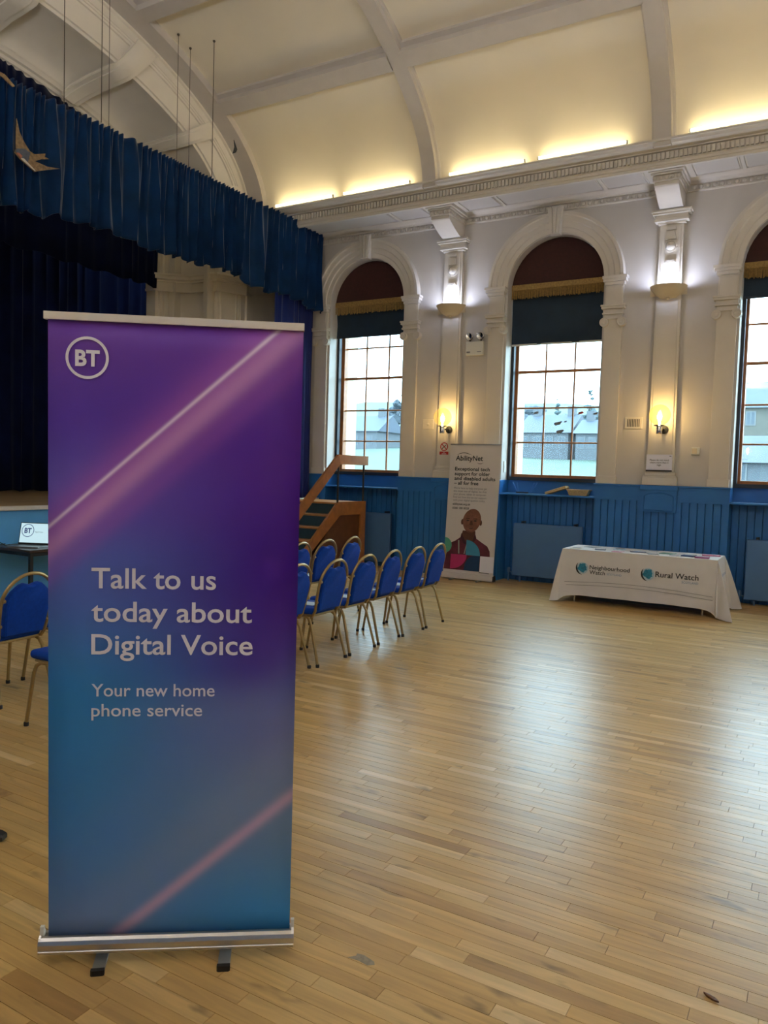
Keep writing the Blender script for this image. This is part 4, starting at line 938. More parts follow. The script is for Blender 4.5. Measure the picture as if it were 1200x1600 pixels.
def edge_pts():
    out = []      # (top point, outward direction, hem height, flare, fold phase)
    def run(p0, p1, nrm, n, corner0, corner1):
        for j in range(n):
            t = j / n; out.append(((p0[0] + (p1[0] - p0[0]) * t, p0[1] + (p1[1] - p0[1]) * t), nrm, t, 0))
    nseg = {'f': 40, 's': 16}
    cs = [((TX0, TY0), (TX1, TY0), (0, -1), 40), ((TX1, TY0), (TX1, TY1), (1, 0), 16), ((TX1, TY1), (TX0, TY1), (0, 1), 40), ((TX0, TY1), (TX0, TY0), (-1, 0), 16)]
    for k, (a, b, nr, n) in enumerate(cs):
        for j in range(n + 1): t = j / n; out.append(((a[0] + (b[0] - a[0]) * t, a[1] + (b[1] - a[1]) * t), nr, t, None))
        nx = cs[(k + 1) % 4][2]
        for j in range(1, 10):
            t = j / 10; an = math.atan2(nr[1], nr[0]); bn = math.atan2(nx[1], nx[0])
            while bn < an: bn += 2 * PI
            th = an + (bn - an) * t; out.append((b, (math.cos(th), math.sin(th)), t, 'c'))
    return out
ep = edge_pts(); mb = MB(); rows = []
NR = 10
for r in range(NR + 1):
    s_ = r / NR; row = []
    for (p_, nr, t, c) in ep:
        if c is None:
            edge = min(t, 1 - t); near = math.exp(-edge * (14 if abs(nr[1]) > 0.5 else 6))
            fl = 0.028 + 0.03 * near + 0.014 * math.sin(t * 23 + 1.0) * s_ ** 4 ; hem = HEM - 0.07 * near * near
        else:
            k_ = math.sin(PI * t); fl = (0.055 + 0.20 * k_ * (0.55 + 0.45 * math.cos(4 * PI * t)) + 0.06 * k_) * (0.55 if p_[0] < -2 else 1.0); hem = 0.03 * (1 - k_) + 0.006
        d_ = fl * (s_ ** 0.9)
        row.append((p_[0] + nr[0] * d_, p_[1] + nr[1] * d_, TZ + (hem - TZ) * s_))
    rows.append(row)
ids = mb.grid(rows, closed=True)
mb.face(ids[0])
o = mb.build('drape', M['cloth'], cl, smooth=True)
fT = lambda a, b, d: (a, TY0 - 0.002 - 0.030 * ((TZ - b) / (TZ - HEM)) ** 0.9 - 0.0035 - d, b)
mb = MB(); add_text(mb, 'Neighbourhood', -2.69, 0.470, fT, 0, width=0.52, bold=0.010, sy=0.074); add_text(mb, 'Watch', -2.69, 0.404, fT, 0, width=0.205, bold=0.010, sy=0.074); add_text(mb, 'Rural Watch', -1.85, 0.445, fT, 0, width=0.515, bold=0.010, sy=0.098); mb.build('lettering', M['ink'], cl, fix=False)
M['print_teal'] = mat('print_teal', (0.02, 0.24, 0.42), 0.6, noise=0.3, nscale=30); M['print_pale'] = mat('print_pale_blue', (0.45, 0.62, 0.72), 0.6)
M['print_bluegrey'] = mat('print_bluegrey', (0.22, 0.33, 0.50), 0.6)
mb = MB(); add_text(mb, 'SCOTLAND', -2.462, 0.408, fT, 0, width=0.19, bold=0.01); add_text(mb, 'SCOTLAND', -1.53, 0.395, fT, 0, width=0.195, bold=0.01); mb.build('small_lettering', M['print_bluegrey'], cl, fix=False)
for ex, ez in ((-2.785, 0.475), (-1.94, 0.47)):
    mb = MB(); disc(mb, ex, ez, 0.078, fT, 0.0005); em = mb.build('globe_emblem', M['print_pale'], cl, fix=False)
    mb = MB(); pts = [(ex + 0.058 * math.cos(t) * (1 + 0.14 * math.sin(3 * t + ex) + 0.10 * math.sin(8 * t)), ez + 0.005 + 0.06 * math.sin(t) * (1 + 0.14 * math.cos(5 * t + 1) + 0.08 * math.sin(9 * t))) for t in [2 * PI * j / 28 for j in range(28)]]
    flat(mb, pts, fT, 0.001); mb.build('map_shape', M['print_teal'], em, fix=False)
    mb = MB(); n = 20; out = []
    for j in range(n + 1):
        t = 2.3 + 2.4 * j / n; w_ = 0.022 * math.sin(PI * j / n); out.append([fT(ex + 0.090 * math.cos(t), ez + 0.090 * math.sin(t), 0.001), fT(ex + (0.089 - w_) * math.cos(t), ez + (0.089 - w_) * math.sin(t), 0.001)])
    mb.grid(out); mb.build('crescent', M['ink'], em, fix=False)
for dz in (0.0, -0.042):
    mb = MB(); out = []
    for j in range(41):
        t = j / 40; x = TX0 + 0.03 + (TX1 - TX0 - 0.06) * t; z = 0.268 + dz + 0.045 * math.sin(PI * t) ** 1.0 - 0.01 * t
        out.append([fT(x, z, 0.009), fT(x, z + 0.005, 0.009)])
    mb.grid(out); mb.build('printed_line', M['inkg'], cl, fix=False)
# word fragment on the table end
fE = lambda a, b, d: (TX1 + 0.02 + 0.03 * ((TZ - b) / (TZ - HEM)) ** 0.9 + d, a, b)
mb = MB(); add_text(mb, 'Neighbourhood', 10.32, 0.50, fE, 0.012, width=0.42, bold=0.008); mb.build('end_lettering', M['print_bluegrey'], cl, fix=False)
# leaflets
cols = {'navy': (0.02, 0.05, 0.16), 'magenta': (0.32, 0.05, 0.18), 'pale': (0.55, 0.72, 0.85), 'white': (0.75, 0.76, 0.78), 'pink': (0.55, 0.16, 0.30), 'grey': (0.25, 0.3, 0.36), 'green': (0.08, 0.28, 0.22), 'cream': (0.6, 0.55, 0.4)}
lm = {k_: mat('leaflet_' + k_, v_, 0.35, noise=0.35, nscale=40) for k_, v_ in cols.items()}
spec = [(-2.93, 10.34, 0.13, 0.19, 0.1, 'cream', 'cream leaflet at the left end of the cloth table'), (-2.80, 10.70, 0.15, 0.21, -0.3, 'grey', 'grey leaflet at the back left of the cloth table'), (-2.62, 10.42, 0.14, 0.20, 0.2, 'navy', 'dark navy leaflet left of the pink-edged one'), (-2.42, 10.66, 0.15, 0.21, 0.1, 'pale', 'pale blue leaflet at the back of the cloth table'), (-2.36, 10.30, 0.13, 0.15, -0.1, 'pink', 'pink leaflet near the front edge of the cloth table'), (-2.14, 10.48, 0.20, 0.17, 0.3, 'navy', 'wide navy leaflet in the middle of the cloth table'), (-2.0, 10.74, 0.15, 0.2, 0.0, 'white', 'white leaflet at the back middle of the cloth table'), (-1.92, 10.33, 0.13, 0.17, 0.3, 'grey', 'grey leaflet near the front middle of the table'), (-1.78, 10.58, 0.16, 0.2, -0.2, 'green', 'green leaflet right of the middle of the table'), (-1.66, 10.32, 0.14, 0.16, 0.2, 'white', 'white leaflet at the front right of the table'), (-1.50, 10.44, 0.15, 0.2, -0.1, 'navy', 'navy leaflet beside the magenta booklet'), (-1.33, 10.36, 0.17, 0.2, 0.1, 'magenta', 'magenta booklet near the right front corner of the table'), (-1.27, 10.72, 0.22, 0.16, 0.15, 'pink', 'red-pink booklet at the back right corner of the table')]
for i, (x, y, w, h, a, cname, lab) in enumerate(spec):
    z = TZ + 0.001; Mx = Matrix.Translation((x, y, z)) @ Matrix.Rotation(a, 4, 'Z')
    th = thing('table_leaflet', lab, 'leaflet', (x, y, z), group='leaflets on the cloth table')
    mb = MB(); t_ = 0.012 if 'booklet' in lab else 0.004; mb.box(-w / 2, w / 2, -h / 2, h / 2, 0, t_, M=Mx); mb.build('sheet', lm[cname], th)
    mb = MB(); mb.box(-w / 2 + 0.012, w / 2 - 0.012, h * 0.12, h / 2 - 0.015, t_, t_ + 0.0008, M=Mx); mb.build('picture_block', lm['white' if cname not in ('white', 'cream', 'pale') else 'navy'], th)

# ================================================================== roll-up banners
def banner_frame(base, th, lean):
    d = Vector((math.cos(th), math.sin(th), 0)); n = Vector((-math.sin(th), math.cos(th), 0)); up = Vector((0, 0, math.cos(lean))) + n * math.sin(lean)
    fw = up.cross(d).normalized() * 1.0       # towards the back
    if fw.dot(n) < 0: fw = -fw
    B = Vector(base)
    return (lambda a, b, c: tuple(B + d * a + up * b - fw * c)), d, n, B

def bt_print():
    m = bpy.data.materials.new('purple_banner_print'); m.use_nodes = True; nt = m.node_tree; N = nt.nodes; L = nt.links; b = N['Principled BSDF']
    b.inputs['Roughness'].default_value = 0.5; b.inputs['Specular IOR Level'].default_value = 0.35
    uv = N.new('ShaderNodeUVMap'); uv.uv_map = 'UVMap'; sp = N.new('ShaderNodeSeparateXYZ'); L.new(uv.outputs[0], sp.inputs[0])
    U, V = sp.outputs['X'], sp.outputs['Y']          # metres across from the centre, metres up
    def math_(op, a, b_=None, c_=None):
        n = N.new('ShaderNodeMath'); n.operation = op
        for i, q in enumerate((a, b_, c_)):
            if q is None: continue
            if isinstance(q, (int, float)): n.inputs[i].default_value = q
            else: L.new(q, n.inputs[i])
        return n.outputs[0]
    def ramp(val, stops):
        r = N.new('ShaderNodeValToRGB'); r.color_ramp.interpolation = 'EASE'; e = r.color_ramp.elements
        while len(e) > 1: e.remove(e[-1])
        e[0].position = stops[0][0]; e[0].color = (*lin(*stops[0][1]), 1)
        for p_, c_ in stops[1:]: q = e.new(p_); q.color = (*lin(*c_), 1)
        L.new(val, r.inputs[0]); return r.outputs[0]
    def mix(f, a, b_):
        n = N.new('ShaderNodeMix'); n.data_type = 'RGBA'
        L.new(f, n.inputs[0]) if not isinstance(f, float) else setattr(n.inputs[0], 'default_value', f)
        for q, s_ in ((a, n.inputs[6]), (b_, n.inputs[7])):
            if isinstance(q, tuple): s_.default_value = (*lin(*q), 1)
            else: L.new(q, s_)
        return n.outputs[2]
    vv = math_('DIVIDE', V, 2.058)
    left = ramp(vv, [(0.0, BT['l0']), (0.18, BT['l1']), (0.40, BT['l2']), (0.60, BT['l3']), (0.72, BT['l4']), (0.86, BT['l5']), (1.0, BT['l6'])])
    right = ramp(vv, [(0.0, BT['r0']), (0.20, BT['r1']), (0.36, BT['r2']), (0.46, BT['r3']), (0.62, BT['r4']), (0.80, BT['r5']), (1.0, BT['r6'])])
    hx = N.new('ShaderNodeMapRange'); hx.interpolation_type = 'SMOOTHSTEP'; hx.inputs['From Min'].default_value = -0.36; hx.inputs['From Max'].default_value = 0.36; L.new(U, hx.inputs['Value'])
    col = mix(hx.outputs[0], left, right)
    def streak(p0, p1):
        dx, dy = p1[0] - p0[0], p1[1] - p0[1]; l = math.hypot(dx, dy); nx, ny = -dy / l, dx / l       # signed distance
        a = math_('MULTIPLY', U, nx); a = math_('MULTIPLY_ADD', V, ny, a); return math_('SUBTRACT', a, p0[0] * nx + p0[1] * ny)
    def bell(d, c, w, amp):
        q = math_('DIVIDE', math_('SUBTRACT', d, c), w); q = math_('MULTIPLY', q, q); q = math_('POWER', 2.718, math_('MULTIPLY', q, -1.0)); return math_('MULTIPLY', q, amp)
    d1 = streak((-0.3965, 1.3788), (0.3129, 2.05))        # + is up-left
    def along(p0, p1):
        dx, dy = p1[0] - p0[0], p1[1] - p0[1]; l2 = dx * dx + dy * dy
        a = math_('MULTIPLY', U, dx / l2); a = math_('MULTIPLY_ADD', V, dy / l2, a); return math_('SUBTRACT', a, (p0[0] * dx + p0[1] * dy) / l2)
    t1 = along((-0.3965, 1.3788), (0.3129, 2.05))
    wid = N.new('ShaderNodeMapRange'); wid.inputs['To Min'].default_value = 1.15; wid.inputs['To Max'].default_value = 0.95; L.new(t1, wid.inputs['Value'])
    dn = math_('MULTIPLY', d1, wid.outputs[0])
    col = mix(bell(dn, -0.01, 0.085, 0.70), col, BT['pk1'])
    col = mix(bell(dn, -0.045, 0.034, 0.62), col, BT['pk2'])
    col = mix(bell(dn, -0.125, 0.035, 0.25), col, BT['pk1'])
    dl = math_('ADD', dn, math_('MULTIPLY', math_('SUBTRACT', t1, 0.5), 0.02))
    col = mix(bell(dl, 0.008, 0.0065, 0.75), col, BT['ln'])
    d2 = streak((-0.1653, 0.0133), (0.3945, 0.4738))
    t2 = along((-0.1653, 0.0133), (0.3945, 0.4738))
    col = mix(bell(d2, 0.09, 0.12, 0.42), col, BT['gl2'])
    col = mix(bell(d2, 0.30, 0.10, 0.28), col, BT['gl3'])
    col = mix(bell(d2, 0.0, 0.020, 0.85), col, BT['ln2'])
    L.new(col, b.inputs['Base Color'])
    return m
BT = dict(l0=(96, 142, 200), l1=(66, 138, 205), l2=(52, 136, 205), l3=(88, 112, 200), l4=(104, 92, 198), l5=(88, 54, 172), l6=(108, 62, 168),
          r0=(56, 148, 220), r1=(112, 146, 190), r2=(112, 118, 178), r3=(76, 46, 152), r4=(66, 12, 146), r5=(86, 32, 156), r6=(98, 48, 164),
          pk1=(172, 96, 196), pk2=(212, 158, 214), ln=(250, 238, 255), gl2=(140, 156, 196), gl3=(100, 134, 204), ln2=(206, 178, 212))
BASE = (-1.8799, 1.8756, 0.09); TH = 0.6262
fB, dB, nB, BB = banner_frame(BASE, TH, -0.0213)
bt = thing('rollup_banner', 'tall purple and blue roll-up banner in the foreground with white lettering', 'banner', (BASE[0], BASE[1], 0))
mb = MB(); nx_, ny_ = 6, 24; W2, HH = 0.4058, 2.062
for c_ in (0.0,):
    rows = [[fB(-W2 + 2 * W2 * i / nx_, -0.02 + (HH + 0.02) * j / ny_, 0.0035 * math.cos(PI * (i / nx_ - 0.5)) * math.sin(PI * j / ny_)) for i in range(nx_ + 1)] for j in range(ny_ + 1)]
    mb.grid(rows)
fab = mb.build('printed_fabric', bt_print(), bt, smooth=True, fix=False)
uvl = fab.data.uv_layers.new(name='UVMap')
for poly in fab.data.polygons:
    for li in poly.loop_indices:
        vi = fab.data.loops[li].vertex_index; j, i = divmod(vi, nx_ + 1); uvl.data[li].uv = (-W2 + 2 * W2 * i / nx_, -0.02 + (HH + 0.02) * j / ny_)
sd = fab.modifiers.new('thickness', 'SOLIDIFY'); sd.thickness = 0.0012; sd.offset = 0
D_ = 0.0055
mb = MB(); ring(mb, -0.283, 1.942, 0.0585, 0.0675, fB, D_, n=48); mb.build('logo_ring', M['print_w2'], bt, fix=False)
mb = MB(); add_text(mb, 'BT', -0.3205, 1.917, fB, D_, width=0.0765, bold=0.035, sy=0.0695); mb.build('logo_letters', M['print_w2'], bt, fix=False)
for body, y_, w_ in (('Talk to us', 1.195, 0.4025), ('today about', 1.0835, 0.523), ('Digital Voice', 0.9735, 0.5275)):
    for wd, x_, ww in words_of(body, -0.2675, w_, 0.012): mb = MB(); add_text(mb, wd, x_, y_, fB, D_, width=ww, bold=0.012, sy=0.0965); mb.build('headline_word', M['print_w2'], bt, fix=False)
for body, y_, w_ in (('Your new home', 0.8305, 0.4025), ('phone service', 0.7625, 0.362)):
    for wd, x_, ww in words_of(body, -0.2665, w_, 0.008): mb = MB(); add_text(mb, wd, x_, y_, fB, D_, width=ww, bold=0.008, sy=0.061); mb.build('subtitle_word', M['print_w2'], bt, fix=False)
mb = MB(); mb.prism([(-0.416, HH - 0.003), (0.408, HH - 0.003), (0.408, HH + 0.021), (-0.416, HH + 0.021)], -0.012, 0.012, fB); mb.build('top_rail', M['aluw'], bt)
# cassette (horizontal local frame)
def fC(a, b, c): return tuple(BB + dB * a + Vector((0, 0, 1)) * b - nB * c)
prof = [(-0.040, -0.052), (0.028, -0.052), (0.033, -0.046), (0.0335, -0.040), (0.030, -0.037), (0.0335, -0.034), (0.035, -0.016), (0.030, -0.004), (0.020, 0.003), (0.010, 0.004), (0.010, -0.01), (-0.010, -0.01), (-0.010, 0.004), (-0.024, 0.003), (-0.040, -0.025)]
mb = MB(); mb.prism(prof, -0.423, 0.413, lambda a, b, d: fC(d, b, a)); ca = mb.build('cassette', M['alu'], bt)
for s_ in (-1, 1):
    x0 = -0.431 if s_ < 0 else 0.413
    mb = MB(); mb.prism(prof[:8] + [(0.015, 0.010), (-0.024, 0.010), (-0.040, -0.025)], x0, x0 + 0.008, lambda a, b, d: fC(d, b, a)); mb.build('end_cap', M['alu'], ca)
    mb = MB(); mb.prism([(-0.012, 0.0), (0.012, 0.0), (0.010, 0.035), (-0.004, 0.035)], x0 - (0.0 if s_ < 0 else 0.004), x0 + (0.012 if s_ < 0 else 0.008), lambda a, b, d: fC(d, b, a)); mb.build('end_lug', M['white'], ca)
for p0, tip in (((-2.112, 1.795), (-2.0065, 1.671)), ((-1.775, 2.045), (-1.674, 1.912))):
    p0 = Vector((p0[0], p0[1], 0)); p1 = Vector((tip[0], tip[1], 0)); dv = (p1 - p0); ln_ = dv.length; dv.normalize(); sd_ = Vector((-dv.y, dv.x, 0))
    def fF(a, b, c): return tuple(p0 + sd_ * a + dv * b + Vector((0, 0, c)))
    mb = MB(); mb.prism([(-0.020, 0), (0.020, 0), (0.020, ln_ - 0.012), (-0.020, ln_ - 0.012)], 0.002, 0.014, fF); ft = mb.build('foot', M['alud'], bt)
    mb = MB(); mb.prism([(-0.022, ln_ - 0.016), (0.022, ln_ - 0.016), (0.022, ln_ - 0.004), (0.017, ln_), (-0.017, ln_), (-0.022, ln_ - 0.004)], 0.0, 0.019, fF); mb.build('foot_tip', M['black'], ft)
    mb = MB(); q0 = p0 + dv * 0.01; mb.tube([(q0.x, q0.y, 0.012), (q0.x, q0.y, 0.042)], 0.012, n=8); mb.build('pivot', M['black'], ft)

# ---- wall banner
AB = (-4.86, 11.12, 0.012)
fA, dA, nA, BA = banner_frame(AB, 0.0, 0.075)
ab = thing('rollup_banner', 'white roll-up banner with a printed portrait standing against the wall', 'banner', (AB[0], AB[1], 0))
mb = MB(); mb.prism([(-0.432, 0.09), (0.428, 0.09), (0.432, 2.135), (-0.438, 2.135)], -0.001, 0.001, fA); mb.build('printed_fabric', M['print_w'], ab)
mb = MB(); mb.prism([(-0.440, 2.13), (0.436, 2.13), (0.436, 2.15), (-0.440, 2.15)], -0.008, 0.008, fA); mb.build('top_rail', M['alud'], ab)
def fA2(a, b, c): return (AB[0] + a, AB[1] - c, b)
mb = MB(); mb.prism([(-0.05, 0.02), (0.04, 0.02), (0.045, 0.05), (0.04, 0.10), (-0.03, 0.11), (-0.05, 0.06)], -0.436, 0.436, lambda a, b, d: fA2(d, b, a)); mb.build('cassette', M['print_w'], ab)
mb = MB(); mb.prism([(-0.05, 0.018), (0.04, 0.018), (0.045, 0.05), (0.04, 0.10), (-0.03, 0.11), (-0.05, 0.06)], 0.436, 0.452, lambda a, b, d: fA2(d, b, a)); mb.build('end_cap', M['black'], ab)
for sx in (-0.24, 0.22):
    mb = MB(); mb.box(AB[0] + sx - 0.02, AB[0] + sx + 0.02, AB[1] - 0.15, AB[1] + 0.02, 0.0, 0.022, bev=0.004); mb.build('foot', M['alud'], ab)
d0 = 0.003
mb = MB(); add_text(mb, 'AbilityNet', -0.336, 1.882, fA, d0, width=0.468, bold=0.018, sy=0.115)
for (x0, z0, x1, z1, sag, w_) in ((-0.325, 1.972, -0.06, 1.968, 0.035, 0.011), (0.03, 1.853, 0.145, 1.853, -0.018, 0.008)):
    out = []
    for j in range(15):
        t = j / 14; z = z0 + (z1 - z0) * t + sag * math.sin(PI * t); k_ = w_ * math.sin(PI * t) ** 0.6; out.append([fA(x0 + (x1 - x0) * t, z - k_ / 2, d0), fA(x0 + (x1 - x0) * t, z + k_ / 2, d0)])
    mb.grid(out)
mb.build('logo', M['ink'], ab, fix=False)
mb = MB()
for body, y_, w_ in (('Exceptional tech', 1.722, 0.596), ('support for older', 1.646, 0.603), ('and disabled adults', 1.570, 0.70), ('\u2013 all for free', 1.495, 0.42)): add_text(mb, body, -0.338, y_, fA, d0, width=w_, bold=0.022, sy=0.079)
mb.build('headline_lettering', M['ink'], ab, fix=False)
mb = MB()
for k_, body in enumerate(("We're here to help everyone get", 'the most out of digital, be that', 'your phone, tablet or computer.', 'Find out how the we can support', 'with your digital queries today.')): add_text(mb, body, -0.338, 1.427 - 0.0483 * k_, fA, d0, width=0.57 if k_ != 4 else 0.555, sy=0.045, bold=0.004)
mb.build('small_lettering', M['inkg'], ab, fix=False)
mb = MB(); add_text(mb, 'abilitynet.org.uk', -0.34, 1.171, fA, d0, width=0.307, bold=0.02, sy=0.046); add_text(mb, '0300 180 0028', -0.34, 1.106, fA, d0, width=0.288, bold=0.02, sy=0.046); mb.build('contact_lettering', M['ink'], ab, fix=False)
# printed portrait: flat ink shapes
def pm(n_, r, g, b_, **k): M[n_] = mat('print_' + n_, lin(r, g, b_), 0.6, **k)
pm('skin', 128, 84, 66, noise=0.25, nscale=18); pm('skind', 88, 52, 40, noise=0.2, nscale=20); pm('jacket', 92, 30, 48, noise=0.35, nscale=9); pm('jacketd', 60, 18, 34, noise=0.2, nscale=9)
pm('pink', 190, 48, 112, noise=0.08); pm('pnavy', 14, 58, 96, noise=0.1); pm('pblue', 62, 146, 186, noise=0.06); pm('pteal', 86, 170, 148, noise=0.06); pm('lan', 160, 170, 160)
por = MB(); flat(por, [(-0.425, 0.14), (0.36, 0.14), (0.362, 0.30), (0.345, 0.47), (0.30, 0.545), (0.20, 0.60), (0.10, 0.66), (0.075, 0.70), (-0.13, 0.70), (-0.165, 0.66), (-0.25, 0.60), (-0.335, 0.56), (-0.38, 0.45), (-0.415, 0.28)], fA, d0)
pp = por.build('printed_portrait', M['jacket'], ab, fix=False)
def pshape(pts, m_, d, name='print_shape'):
    mb = MB(); flat(mb, pts, fA, d); return mb.build(name, M[m_], pp, fix=False)
pshape([(-0.125, 0.60), (-0.15, 0.70), (-0.13, 0.77), (0.085, 0.77), (0.09, 0.68), (0.05, 0.62), (-0.02, 0.56)], 'skind', d0 + 0.001, 'neck')
hd = [(0.012 + 0.155 * math.cos(t) * (1 - 0.10 * max(0, -math.sin(t))), 0.93 + 0.19 * math.sin(t)) for t in [2 * PI * j / 32 for j in range(32)]]
hd = [(a + 0.10 * (b - 0.93), b) for a, b in hd]
pshape(hd, 'skin', d0 + 0.002, 'head')
for ex in (-0.150, 0.166): pshape([(ex + 0.022 * math.cos(t), 0.905 + 0.045 * math.sin(t)) for t in [2 * PI * j / 12 for j in range(12)]], 'skind', d0 + 0.0015, 'ear')
for ex in (-0.055, 0.07):
    pshape([(ex - 0.035, 0.955), (ex + 0.035, 0.958), (ex + 0.03, 0.972), (ex - 0.03, 0.968)], 'skind', d0 + 0.0028, 'brow')
    pshape([(ex + 0.024 * math.cos(t), 0.932 + 0.010 * math.sin(t)) for t in [2 * PI * j / 12 for j in range(12)]], 'ink', d0 + 0.0028, 'eye')
pshape([(-0.008, 0.93), (0.02, 0.93), (0.038, 0.872), (0.006, 0.858), (-0.026, 0.870)], 'skind', d0 + 0.0028, 'nose')
pshape([(-0.055, 0.822), (0.0, 0.812), (0.06, 0.826), (0.0, 0.80)], 'ink', d0 + 0.0028, 'mouth')
pshape([(-0.055, 0.775), (0.0, 0.752), (0.05, 0.778), (0.03, 0.762), (0.0, 0.742), (-0.035, 0.756)], 'skind', d0 + 0.0028, 'beard')
pshape([(-0.165, 0.66), (-0.15, 0.73), (-0.08, 0.61), (-0.03, 0.55), (-0.10, 0.56)], 'jacketd', d0 + 0.003, 'collar'); pshape([(0.085, 0.73), (0.11, 0.66), (0.03, 0.54), (-0.02, 0.55), (0.05, 0.62)], 'jacketd', d0 + 0.003, 'collar')
pshape([(-0.20, 0.61), (-0.18, 0.61), (-0.165, 0.40), (-0.185, 0.40)], 'lan', d0 + 0.003, 'lanyard')
pshape([(-0.05, 0.58), (-0.04, 0.58), (-0.075, 0.40), (-0.09, 0.40)], 'lan', d0 + 0.003, 'zip')
pshape([(-0.432, 0.645)] + [(-0.432 + 0.125 * math.cos(t), 0.52 + 0.125 * math.sin(t)) for t in [PI / 2 - PI * j / 16 for j in range(1, 16)]] + [(-0.432, 0.395)], 'pteal', d0 + 0.004, 'teal_circle')
pshape([(-0.055, 0.385), (0.19, 0.385)] + [(-0.055 + 0.245 * math.cos(t), 0.385 + 0.24 * math.sin(t)) for t in [PI / 2 * j / 10 for j in range(1, 11)]], 'pblue', d0 + 0.004, 'blue_quarter')
pshape([(-0.312, 0.15), (-0.31, 0.385), (-0.035, 0.385)] + [(-0.312 + 0.277 * math.cos(t), 0.385 + 0.235 * math.sin(t)) for t in [-PI / 2 * j / 8 for j in range(1, 9)]], 'pink', d0 + 0.004, 'pink_quarter')
pshape([(0.19, 0.383), (0.185, 0.14), (-0.075, 0.14), (-0.06, 0.24), (-0.02, 0.32), (0.03, 0.365), (0.09, 0.383)], 'pnavy', d0 + 0.004, 'navy_quarter')
pshape([(0.195, 0.135), (0.427, 0.135), (0.427, 0.385), (0.195, 0.385)], 'print_w2', d0 + 0.004, 'white_square')
pshape([(0.19, 0.125), (0.36, 0.118), (0.36, 0.126), (0.19, 0.134)], 'ink', d0 + 0.0045, 'footer_mark')

# ================================================================== laptop table at the left
lt = thing('side_table', 'dark topped table with black legs pushed against the stage front', 'table', (-7.62, 5.9, 0))
LX0, LX1, LY0, LY1, LZ = -7.955, -7.25, 5.12, 6.65, 0.74
mb = MB(); mb.box(LX0, LX1, LY0, LY1, LZ - 0.03, LZ, bev=0.004); mb.build('table_top', M['dark_wood'], lt)
mb = MB(); mb.box(LX0 + 0.03, LX1 - 0.03, LY0 + 0.03, LY1 - 0.03, LZ - 0.07, LZ - 0.03); mb.build('apron', M['black'], lt)
for x in (LX0 + 0.04, LX1 - 0.04):
    for y in (LY0 + 0.04, LY1 - 0.04): mb = MB(); mb.box(x - 0.018, x + 0.018, y - 0.018, y + 0.018, 0, LZ - 0.03); mb.build('leg', M['black'], lt)
lp = thing('laptop', 'open laptop with a round logo on its white screen', 'laptop', (-7.6, 5.4, LZ))
hl = Vector((-7.775, 5.345, LZ + 0.001)); hd_ = Vector((0.916, 0.401, 0)); fwd = Vector((0.401, -0.916, 0))
WL, DL = 0.36, 0.215
def fK(a, b, c): return tuple(hl + hd_ * a + fwd * b + Vector((0, 0, c)))
mb = MB(); mb.prism([(0, 0), (WL, 0), (WL, DL), (0, DL)], 0.0, 0.014, fK); mb.build('keyboard_base', M['alud'], lp)
mb = MB(); mb.prism([(0.02, 0.02), (WL - 0.02, 0.02), (WL - 0.02, 0.11), (0.02, 0.11)], 0.014, 0.0155, fK); mb.build('keys', M['black'], lp)
upv = (Vector((0, 0, 1)) * 0.97 - fwd * 0.24).normalized(); nrm = hd_.cross(upv).normalized()
if nrm.dot(fwd) < 0: nrm = -nrm
def fL(a, b, c): return tuple(hl + Vector((0, 0, 0.016)) + hd_ * a + upv * b + nrm * c)
mb = MB(); mb.prism([(0, 0), (WL, 0), (WL, 0.245), (0, 0.245)], -0.008, 0.0, fL); lid = mb.build('lid', M['black'], lp)
M['screen'] = mat('lit_screen', (0.02, 0.02, 0.02), 0.3, emit=((0.60, 0.84, 0.92), 0.32)); M['screen_ink'] = mat('screen_ink', (0.01, 0.015, 0.05), 0.3, emit=((0.02, 0.03, 0.10), 0.5))
mb = MB(); flat(mb, [(0.008, 0.02), (WL - 0.008, 0.02), (WL - 0.008, 0.237), (0.008, 0.237)], fL, 0.001); mb.build('screen', M['screen'], lid, fix=False)
mb = MB(); ring(mb, 0.095, 0.155, 0.066, 0.073, fL, 0.002); add_text(mb, 'BT', 0.055, 0.128, fL, 0.002, width=0.082, bold=0.035, sy=0.078); mb.build('screen_logo', M['screen_ink'], lid, fix=False)
mb = MB(); add_text(mb, 'Digital Voice', 0.18, 0.135, fL, 0.002, width=0.09, sy=0.022); mb.build('screen_text', M['inkg'], lid, fix=False)
cb = MB(); cb.tube([(-7.86, 5.30, LZ + 0.008), (-7.82, 5.22, LZ + 0.008), (-7.84, 5.15, LZ + 0.05), (-7.90, 5.17, LZ + 0.008), (-7.94, 5.30, LZ + 0.008)], 0.005, n=6)
cb.build('power_cable', M['black'], None, origin=(-7.86, 5.3, LZ), label='black power cable looped on the laptop table', cat='cable')
so = thing('wall_socket', 'white plug socket on the blue stage front under the laptop table', 'socket', (XS + 0.001, 5.40, 0.62))
mb = MB(); mb.box(XS + 0.0, XS + 0.014, 5.355, 5.46, 0.655, 0.735, bev=0.004); mb.build('plate', M['white'], so)
mb = MB(); mb.box(XS + 0.014, XS + 0.05, 5.40, 5.43, 0.69, 0.73, bev=0.005); mb.build('plug', M['black'], so)
